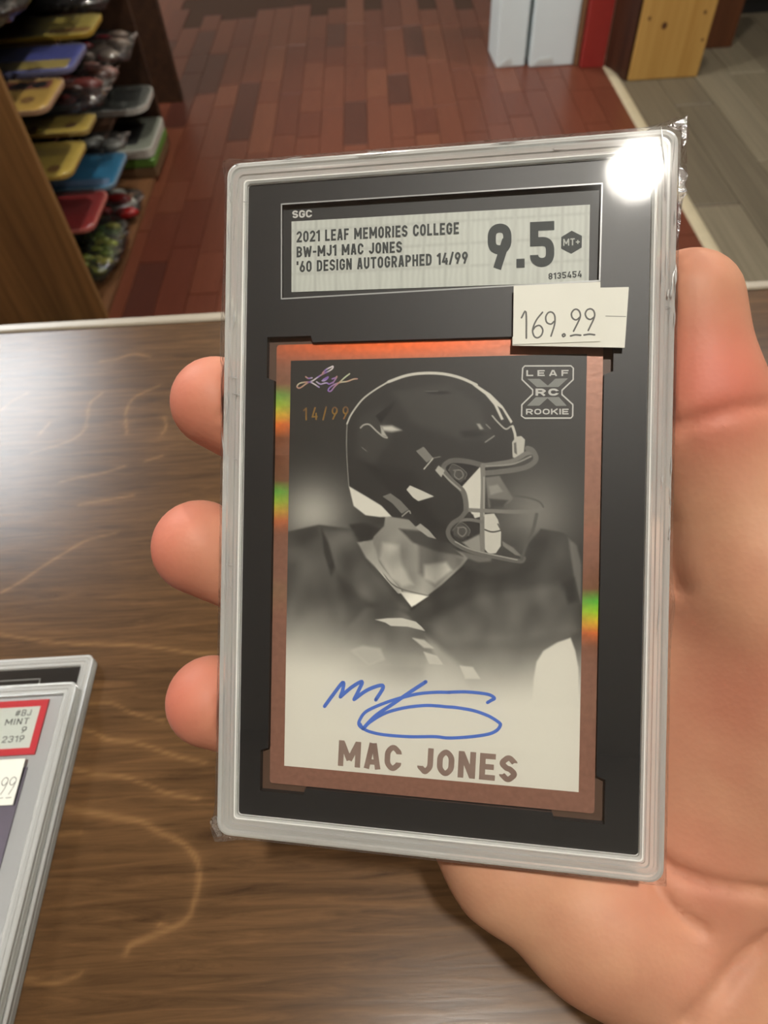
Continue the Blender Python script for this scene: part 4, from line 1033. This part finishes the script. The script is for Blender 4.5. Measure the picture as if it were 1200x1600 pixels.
hand = bpy.data.objects.new('hand', me); COL.objects.link(hand); hand.matrix_world = POSE
tagit(hand, label='bare right hand gripping the graded card case from behind with thumb raised', cat='hand')
m_nail = plain('nail', lin(232, 176, 156), .3, var=.05)
for c, d, up, rr in (((-46.3, -34.2, 7), (-.5, -.15, .85), (-.8, -.45, -.4), 9.4), ((-50.6, -2.8, 7), (-.5, -.05, .86), (-.8, -.35, -.4), 10), ((-47.3, 30.8, 7), (-.5, -.05, .86), (-.8, -.3, -.4), 9.5), ((49, -50, 9), (.72, -.1, .68), (-.1, -1, 0), 10.2)):
    n_ = Vector(d).normalized(); up_ = (Vector(up) - n_ * Vector(up).dot(n_)).normalized(); sd = n_.cross(up_)
    g = Geo(); loops = []
    for ring_ in range(5):
        th = ring_ / 4
        l = []
        for k in range(16):
            a_ = k * math.pi / 8
            pnt = Vector(c) + n_ * (rr - .9 + 1.3 * math.cos(th * math.pi / 2) - 2.2 * th * th * math.sin(a_) ** 2) + up_ * (6.2 * th * math.cos(a_)) + sd * (5.4 * th * math.sin(a_) + 1e-4)
            l.append((pnt.x / 1000, -pnt.y / 1000, -pnt.z / 1000))
        loops.append(l)
    obj('fingernail', g.loft(loops, False, False), m_nail, hand, smooth=True)

# ------------------------------------------------------------------ two more cases lying on the counter
def lying_case(name, x1, y1, z0, rot, label, dark):
    """a case 85 x 135 mm whose far right corner is at x1, y1"""
    t = thing(name, (x1, y1, z0), label=label, cat='card case')
    t.rotation_euler[2] = rot
    r_ = (-.083, 0, -.135, 0)
    prof = [(i, zz + 3.2) for i, zz in RIM]
    obj('rim', case_rim(r_, prof), m_acryl, t)
    q = (r_[0] + .0043, -.0043, r_[2] + .0043, -.0043)
    obj('back_plate', Geo().box(q[0], q[1], q[2], q[3], .0004, .0016), m_acryl, t)
    obj('window', Geo().box(q[0], q[1], q[2], q[3], .0045, .00455), m_window, t)
    return t, q
ang = .012
lower, q = lying_case('card_case', -.1222, .1206, ZC, ang, 'lower clear card case on the counter, its black insert showing past the one on top', True)
obj('insert', Geo().box(q[0], q[1], q[2], q[3], .0022, .0036), m_black, lower)
g = Geo()
fx = [(-.075, -.0085), (-.0195, -.0085), (-.0195, -.030), (-.075, -.030)]
for a_, b_ in zip(fx, fx[1:] + fx[:1]): ribbon(g, [a_, b_], .0004, .00375, smooth=False)
obj('label_frame', g, plain('pale_edge_b', (.42, .43, .42, 1), .3), lower)
upper, q = lying_case('card_case', -.1232, .1072, ZC + .0054, ang, 'upper clear card case on the counter with a red-bordered white label', False)
obj('insert', Geo().box(q[0], q[1], q[2], q[3], .0019, .0024), plain('clear_tint', (.52, .54, .55, 1), .3, var=.1), upper)
m_red = plain('label_red', lin(214, 60, 72), .5, var=.04)
LX1, LY1 = -.0098, -.0058
lb = obj('label_plate', Geo().box(LX1 - .066, LX1, LY1 - .0202, LY1, .0030, .0036), m_red, upper, label='red-bordered grading label')
obj('label_panel', Geo().box(LX1 - .0638, LX1 - .0024, LY1 - .0178, LY1 - .0026, .0036, .0037), plain('label_white', (.72, .78, .72, 1), .6, var=.04), lb)
tx1 = LX1 - .0052
for s, row, wdt in (('#BJ', 0, .0058), ('MINT', 1, .0086), ('9', 2, .0017), ('2319', 3, .0078)):
    yb = LY1 - .0056 - row * .0032 - .0004
    obj('lettering', text_geo(s, (tx1 - wdt, yb), (tx1, yb), (tx1 - wdt, yb + .0023), .00375, .12, .62, .24, .08), m_dark_ink, lb)
st = obj('price_sticker', Geo().box(LX1 - .034, LX1 - .0017, LY1 - .0375, LY1 - .0222, .0052, .0054), m_paper, upper, label='small white price sticker')
for k in range(2):
    ox, oy = LX1 - .0077 + k * .0028, LY1 - .0340
    nine = [(.0020, .0040), (.0012, .0030), (.0003, .0034), (.0001, .0046), (.0009, .0056), (.0018, .0052), (.0021, .0042), (.0016, .0018), (.0008, 0)]
    g = Geo(); ribbon(g, [(ox + a_, oy + b_) for a_, b_ in nine], .00028, .00543, 4); obj('digit', g, m_price, st)
    g = Geo(); ribbon(g, [(ox + .0002, oy - .0012), (ox + .0020, oy - .0011)], .00022, .00543, smooth=False); obj('digit', g, m_price, st)
obj('insert_card', Geo().box(q[0] + .008, q[1] - .007, q[2] + .006, q[3] - .026, .0028, .0033), plain('purple_grey_card', (.20, .18, .24, 1), .4, var=.3, scale=60), upper)

# ------------------------------------------------------------------ shelf unit with packs
m_shelf = wood('shelf_end_wood', lin(96, 70, 40), lin(150, 112, 66), 'Z', .55, 22, .3)
m_shelfd = wood('shelf_dark_wood', lin(42, 27, 18), lin(70, 46, 30), 'Y', .5, 30, .3)
SX, SY0, SY1 = -.82, 1.69, 2.76
unit = thing('shelf_unit', (SX, SY0, 0), label='brown wooden display shelf unit filled with plastic packs beyond the counter', cat='shelf unit')
ub = (SX, SY0, 0)
obj('end_panel', Geo().bbox(-1.34, SX, SY0 - .02, SY0, 0, 1.35, .0015), m_shelf, unit, ub)
obj('end_panel', Geo().bbox(-1.34, SX, SY1, SY1 + .02, 0, 1.35, .0015), m_shelfd, unit, ub)
obj('back_panel', Geo().box(-1.36, -1.34, SY0, SY1, 0, 1.35), m_shelfd, unit, ub)
for zz in (.203, .361, .511, .66, .86, 1.06):
    obj('shelf_board', Geo().bbox(-1.338, SX - .09, SY0 + .001, SY1 - .001, zz - .010, zz, .001), m_shelfd, unit, ub)
obj('shelf_board', Geo().bbox(-1.338, SX - .002, SY0 + .001, SY1 - .001, .0, .016, .001), wood('base_board', lin(88, 58, 36), lin(124, 84, 52), 'Y', .5), unit, ub)
far_post = thing('wooden_post', (-1.1, 3.18, 0), label='dark brown board upright standing beyond the far end of the shelf unit', cat='board')
obj('board', Geo().bbox(-1.34, -.83, 3.16, 3.2, 0, 1.35, .002), m_shelfd, far_post, (-1.1, 3.18, 0))

m_clearpack = thin_clear('pack_plastic', gloss=.04, rough=.10, crinkle=.5, scale=60, haze=.02)
m_rimpack = plain('pack_rim', (.55, .55, .52, 1), .25, var=.1)
def tray_pack(name, x1, y0, y1, z, depth, col, label, rim=None, patch=None, th=.012, rad=.035, group=None, spots=None, tilt=0.0):
    """a flat blister pack lying on a shelf: tray, coloured insert, clear cover, printed patches"""
    base = ((x1 - depth / 2), (y0 + y1) / 2, z - th)
    t = thing(name, base, label=label, cat='pack', group=group)
    t.rotation_euler[1] = tilt
    hw, hd = (y1 - y0) / 2, depth / 2
    lp_ = lambda i, zz: [(a, b, zz) for a, b in rrect(-hd + i, hd - i, -hw + i, hw - i, max(rad - i, .002), 5)]
    rm = plain(name + '_rim', rim, .3, var=.1) if rim else m_rimpack
    obj('tray', Geo().loft([lp_(.006, 0), lp_(.002, .001), lp_(0, th - .002), lp_(0, th), lp_(.004, th), lp_(.006, th - .003)], True, True), rm, t, smooth=False)
    obj('insert', Geo().loft([lp_(.0065, th - .003), lp_(.0065, th - .001)], False, True), plain(name + '_insert', col, .45, var=.3, scale=45), t)
    for k, (cx, cy, rx, ry, c) in enumerate(patch or []):
        g = Geo().prism([(cx + rx * math.cos(a_ * math.pi / 6), cy + ry * math.sin(a_ * math.pi / 6)) for a_ in range(12)] if rx < .03 else rrect(cx - rx, cx + rx, cy - ry, cy + ry, .006, 2), th - .001, th - .0006)
        obj('printed_patch', g, plain('%s_patch' % name, c, .5, var=.3, scale=80), t)
    g = Geo().loft([lp_(.003, th), lp_(.006, th + .003), lp_(.016, th + .0045)], False, True)
    obj('clear_cover', g, m_clearpack, t, smooth=True)
    return t
Ye, Ybr, Bl, Rd = lin(176, 148, 62), lin(120, 84, 30), lin(66, 74, 142), lin(128, 16, 16)
gp = 'flat packs on the shelf unit'
tray_pack('tray_pack', -.81, 2.285, 2.46, .525, .30, lin(160, 144, 66), 'long yellow-green pack on the middle shelf behind the blue-purple one', Ye, [(.08, -.045, .06, .02, Ybr)], group=gp)
tray_pack('tray_pack', -.80, 2.03, 2.22, .524, .30, Bl, 'blue-purple pack with a yellow lower panel on the middle shelf', lin(120, 124, 160), [(.015, -.045, .115, .03, lin(158, 140, 70))], group=gp)
tray_pack('tray_pack', -.80, 1.785, 1.985, .524, .30, lin(178, 146, 66), 'yellow pack with red and pink pictures, nearest on the middle shelf', lin(180, 150, 120), [(.02, .06, .1, .025, lin(120, 56, 44)), (.09, .06, .02, .022, lin(186, 84, 72)), (.04, .06, .022, .02, lin(170, 110, 110)), (.085, -.03, .018, .02, Ybr)], group=gp)
tray_pack('tray_pack', -.80, 1.985, 2.10, .389, .26, lin(170, 146, 60), 'yellow pack with a brown mark, further of two on the shelf below', lin(170, 150, 90), [(.07, -.01, .016, .02, Ybr), (-.03, -.02, .012, .016, Ybr)], rad=.02, group=gp)
tray_pack('tray_pack', -.80, 1.77, 1.967, .374, .28, lin(176, 152, 62), 'yellow pack with a rounded corner and brown oval, nearer of two on the shelf below', lin(186, 162, 84), [(.085, -.055, .018, .02, Ybr), (0, .04, .1, .02, lin(150, 128, 56))], group=gp)
tray_pack('tray_pack', -.80, 2.02, 2.245, .216, .28, lin(24, 106, 142), 'turquoise blue pack with a pale grey lower edge', lin(120, 150, 172), [(.0, -.075, .12, .02, lin(96, 120, 148))], group=gp)
tray_pack('tray_pack', -.80, 1.77, 1.985, .226, .28, Rd, 'red pack with a pinkish edge below the yellow packs', lin(188, 110, 100), [(.0, .03, .11, .05, lin(126, 20, 20))], group=gp)
tray_pack('tray_pack', -.80, 2.535, 2.745, .224, .24, lin(96, 98, 92), 'grey oval dish pack on the lower shelf at the far end', lin(190, 190, 182), [(.03, .02, .05, .05, lin(70, 72, 68))], th=.02, rad=.06, group=gp)
tray_pack('tray_pack', -.80, 2.47, 2.735, .118, .26, lin(132, 136, 122), 'white tray pack with a black block and green underside near the base', lin(196, 196, 186), [(-.02, 0, .09, .085, lin(14, 14, 16))], th=.03, rad=.03, group=gp)
g = Geo().bbox(-1.05, -.803, 2.475, 2.73, .0505, .087, .008)
obj('green_box', g, plain('green_box_card', lin(86, 124, 48), .5, var=.2), base=(-.92, 2.6, .05), label='green carton under the white tray pack', cat='box')
g = Geo().bbox(-1.06, -.808, 2.48, 2.725, .0165, .05, .003)
obj('brown_box', g, plain('brown_card', lin(110, 84, 56), .6, var=.15), base=(-.92, 2.6, .0165), label='plain brown carton lying on the base board under the green carton', cat='box')

def bag(name, c, size, cols, label, n_items=18, seed=1, item=.018, group='clear bags on the shelf unit'):
    """a crinkled clear bag with small coloured pieces inside"""
    rnd = random.Random(seed)
    cx, cy, cz = c
    t = thing(name, c, label=label, cat='bag', group=group)
    sx, sy, sz = size
    rows = []
    n, mrow = 28, 18
    for j in range(mrow):
        ph = -math.pi / 2 + math.pi * j / (mrow - 1)
        l = []
        for i in range(n):
            th = 2 * math.pi * i / n
            f = lambda q, e: math.copysign(abs(q) ** e, q)
            p_ = Vector((f(math.cos(th), .5) * f(math.cos(ph), .5) * sx, f(math.sin(th), .5) * f(math.cos(ph), .5) * sy, f(math.sin(ph), .9) * sz))
            k = 1 + .16 * noise.noise(p_ * 38 + Vector((seed, 0, 0)))
            l.append((p_.x * k, p_.y * k, max(p_.z * k + sz, .0008)))
        rows.append(l)
    obj('clear_film', Geo().loft(rows), m_clearpack, t, smooth=True)
    # sealed crinkled end
    g = Geo(); zz = sz * 1.1
    pts = [(sx * .8 + .02 * (i % 2) + rnd.uniform(0, .02), -sy * .7 + sy * 1.4 * i / 9) for i in range(10)]
    g.loft([[(sx * .75, b, zz - .004 + .006 * (i % 2)) for i, (a, b) in enumerate(pts)] + [(a, b, zz + .01 * rnd.random()) for a, b in reversed(pts)], [(sx * .75, b, zz - .002 + .006 * (i % 2)) for i, (a, b) in enumerate(pts)] + [(a, b, zz + .003 + .01 * rnd.random()) for a, b in reversed(pts)]])
    obj('sealed_end', g, m_rimclear, t)
    mats = [plain('%s_piece_%d' % (name, k), q, .35, var=.3) for k, q in enumerate(cols)]
    for k in range(n_items):
        r_ = item * rnd.uniform(.7, 1.2)
        px_, py_ = rnd.uniform(-.75, .75) * sx, rnd.uniform(-.75, .75) * sy
        pz = sz * rnd.uniform(.35, 1.45) + r_ * .4
        g = Geo(); loops = []
        for j in range(6):
            ph = -math.pi / 2 + math.pi * j / 5
            loops.append([(px_ + r_ * 1.9 * math.cos(a_ * math.pi / 4) * max(math.cos(ph), .05) * (1 + .25 * noise.noise(Vector((a_, j, k)))), py_ + r_ * math.sin(a_ * math.pi / 4) * max(math.cos(ph), .05), pz + r_ * .7 * math.sin(ph)) for a_ in range(8)])
        obj('piece', g.loft(loops), mats[k % len(mats)], t, smooth=True)
m_rimclear = thin_clear('bag_seal', gloss=.3, rough=.15, crinkle=1.0, scale=120, haze=.35)
DK = lin(34, 26, 22)
bag('clear_bag', (-.93, 1.96, .018), (.115, .16, .04), [lin(92, 112, 30), lin(140, 138, 54), lin(58, 84, 30), lin(120, 130, 40)], 'clear bag of olive green pieces at the bottom of the shelf unit', 120, 3, .013)
bag('clear_bag', (-.93, 2.24, .018), (.11, .075, .03), [lin(150, 24, 22), lin(110, 20, 18), lin(180, 180, 170)], 'clear bag of red pieces behind the green one on the base board', 16, 4, .022)
bag('clear_bag', (-.93, 2.30, .362), (.125, .16, .026), [lin(96, 44, 40), lin(60, 34, 26), lin(130, 96, 88), DK], 'clear bag of dark red and brown pieces on the shelf above the turquoise pack', 26, 5, .022)
bag('clear_bag', (-.93, 2.30, .204), (.11, .05, .02), [lin(30, 28, 28), lin(110, 110, 104)], 'clear bag of black and grey pieces beside the turquoise pack', 12, 6, .018)
bag('clear_bag', (-.93, 2.61, .362), (.13, .12, .025), [lin(120, 104, 92), lin(120, 30, 38), lin(150, 138, 124)], 'crinkled clear bag of grey and crimson pieces at the far end of its shelf', 20, 7, .02)
bag('clear_bag', (-.93, 2.60, .512), (.12, .13, .025), [DK, lin(52, 40, 34), lin(30, 24, 22)], 'clear bag of dark brown pieces at the far end of the middle shelf', 20, 8, .02)
bag('clear_bag', (-.96, 2.35, .661), (.13, .17, .03), [lin(24, 22, 20), lin(70, 60, 48), lin(16, 16, 16)], 'clear bag of black pieces on the upper shelf', 24, 9, .022)
bag('clear_bag', (-.96, 1.98, .661), (.12, .14, .028), [lin(60, 120, 30), lin(40, 40, 34), lin(30, 28, 24)], 'clear bag of bright green and black pieces on the upper shelf nearest the counter', 18, 10, .022)

# ------------------------------------------------------------------ things standing at the far side
m_carton = plain('white_card', lin(218, 228, 228), .6, var=.03, scale=10)
def carton(x, y, w, d, hgt, rot, label):
    t = thing('white_carton', (x, y, 0), label=label, cat='carton', group='white cartons')
    t.rotation_euler[2] = rot
    obj('body', Geo().bbox(0, w, 0, d, .0, hgt, .004), m_carton, t)
    obj('bottom_flap', Geo().add([(.02, -.0016, .012), (w * .55, -.0016, .012), (w * .5, -.0016, .035), (.04, -.0016, .03), (.02, 0, .012), (w * .55, 0, .012), (w * .5, 0, .035), (.04, 0, .03)], [(0, 1, 2, 3), (0, 4, 5, 1), (1, 5, 6, 2), (2, 6, 7, 3), (3, 7, 4, 0)]), plain('flap_card', lin(196, 200, 196), .7), t)
    obj('side_seam', Geo().box(w * .96, w * .965, -.0008, 0, .01, hgt - .01), plain('seam_grey', lin(160, 166, 166), .7), t)
carton(.517, 3.297, .124, .20, .9, .05, 'tall white carton standing at the outer end of the row')
carton(.657, 3.283, .187, .20, .95, -.01, 'wider tall white carton standing next to the brown sheet')
obj('cardboard_sheet', Geo().bbox(.848, .864, 3.27, 3.50, 0, .95, .002), plain('corrugated_brown', lin(128, 94, 62), .8, var=.2), base=(.856, 3.3, 0), label='thin brown cardboard sheet on edge between white carton and red panel', cat='cardboard')
obj('red_panel', Geo().bbox(.868, .966, 3.235, 3.30, 0, 1.1, .003), plain('red_paint', lin(148, 42, 36), .5, var=.12), base=(.917, 3.26, 0), label='red painted upright panel beside the dark post', cat='panel')
m_darkside = wood('dark_side', lin(48, 26, 16), lin(74, 42, 26), 'Z', .5, 25, .3)
m_pine = wood('pine', lin(176, 132, 66), lin(208, 166, 94), 'Z', .5, 14, .35)
post = thing('pine_post', (1.02, 3.08, 0), label='wide pine board post with knots and a dark stained side', cat='post')
pb = (1.02, 3.08, 0)
obj('side_board', Geo().add([(.968, 3.237, 0), (1.018, 3.082, 0), (1.034, 3.09, 0), (1.0, 3.25, 0), (.968, 3.237, 1.2), (1.018, 3.082, 1.2), (1.034, 3.09, 1.2), (1.0, 3.25, 1.2)], [(3, 2, 1, 0), (4, 5, 6, 7), (0, 1, 5, 4), (1, 2, 6, 5), (2, 3, 7, 6), (3, 0, 4, 7)]), m_darkside, post, pb)
obj('face_board', Geo().bbox(1.03, 1.312, 3.078, 3.12, 0, 1.2, .004), m_pine, post, pb)
m_knot = plain('knot', lin(84, 48, 20), .6, var=.3, scale=120)
for kx, kz, kr in ((1.127, .190, .011), (1.063, .217, .006), (1.273, .226, .006), (1.292, .133, .005)):
    obj('knot', Geo().loft([[(kx + kr * s_ * math.cos(a_ * math.pi / 6), yy, kz + kr * 1.15 * s_ * math.sin(a_ * math.pi / 6)) for a_ in range(12)] for s_, yy in ((1, 3.0779), (.7, 3.0772))], False, True), m_knot, post, pb)
obj('inner_board', Geo().bbox(1.27, 1.30, 3.12, 3.46, 0, 1.2, .003), m_darkside, post, pb)
obj('brown_board', Geo().bbox(1.34, 1.545, 3.36, 3.40, 0, 1.0, .003), wood('red_brown_board', lin(84, 48, 28), lin(112, 66, 38), 'Z', .5, 25), base=(1.44, 3.38, 0), label='red-brown upright board standing behind the pine post', cat='board')
cab = thing('dark_cabinet', (2.0, 3.9, 0), label='dark charcoal cabinet base at the far end of the grey floor', cat='cabinet')
obj('body', Geo().bbox(1.5, 3.0, 3.72, 4.3, .06, 1.1, .004), plain('charcoal', lin(46, 44, 46), .6, var=.15), cab, (2.0, 3.9, 0))
obj('plinth', Geo().box(1.52, 2.98, 3.74, 4.28, 0, .06), plain('plinth_black', lin(26, 26, 28), .6), cab, (2.0, 3.9, 0))
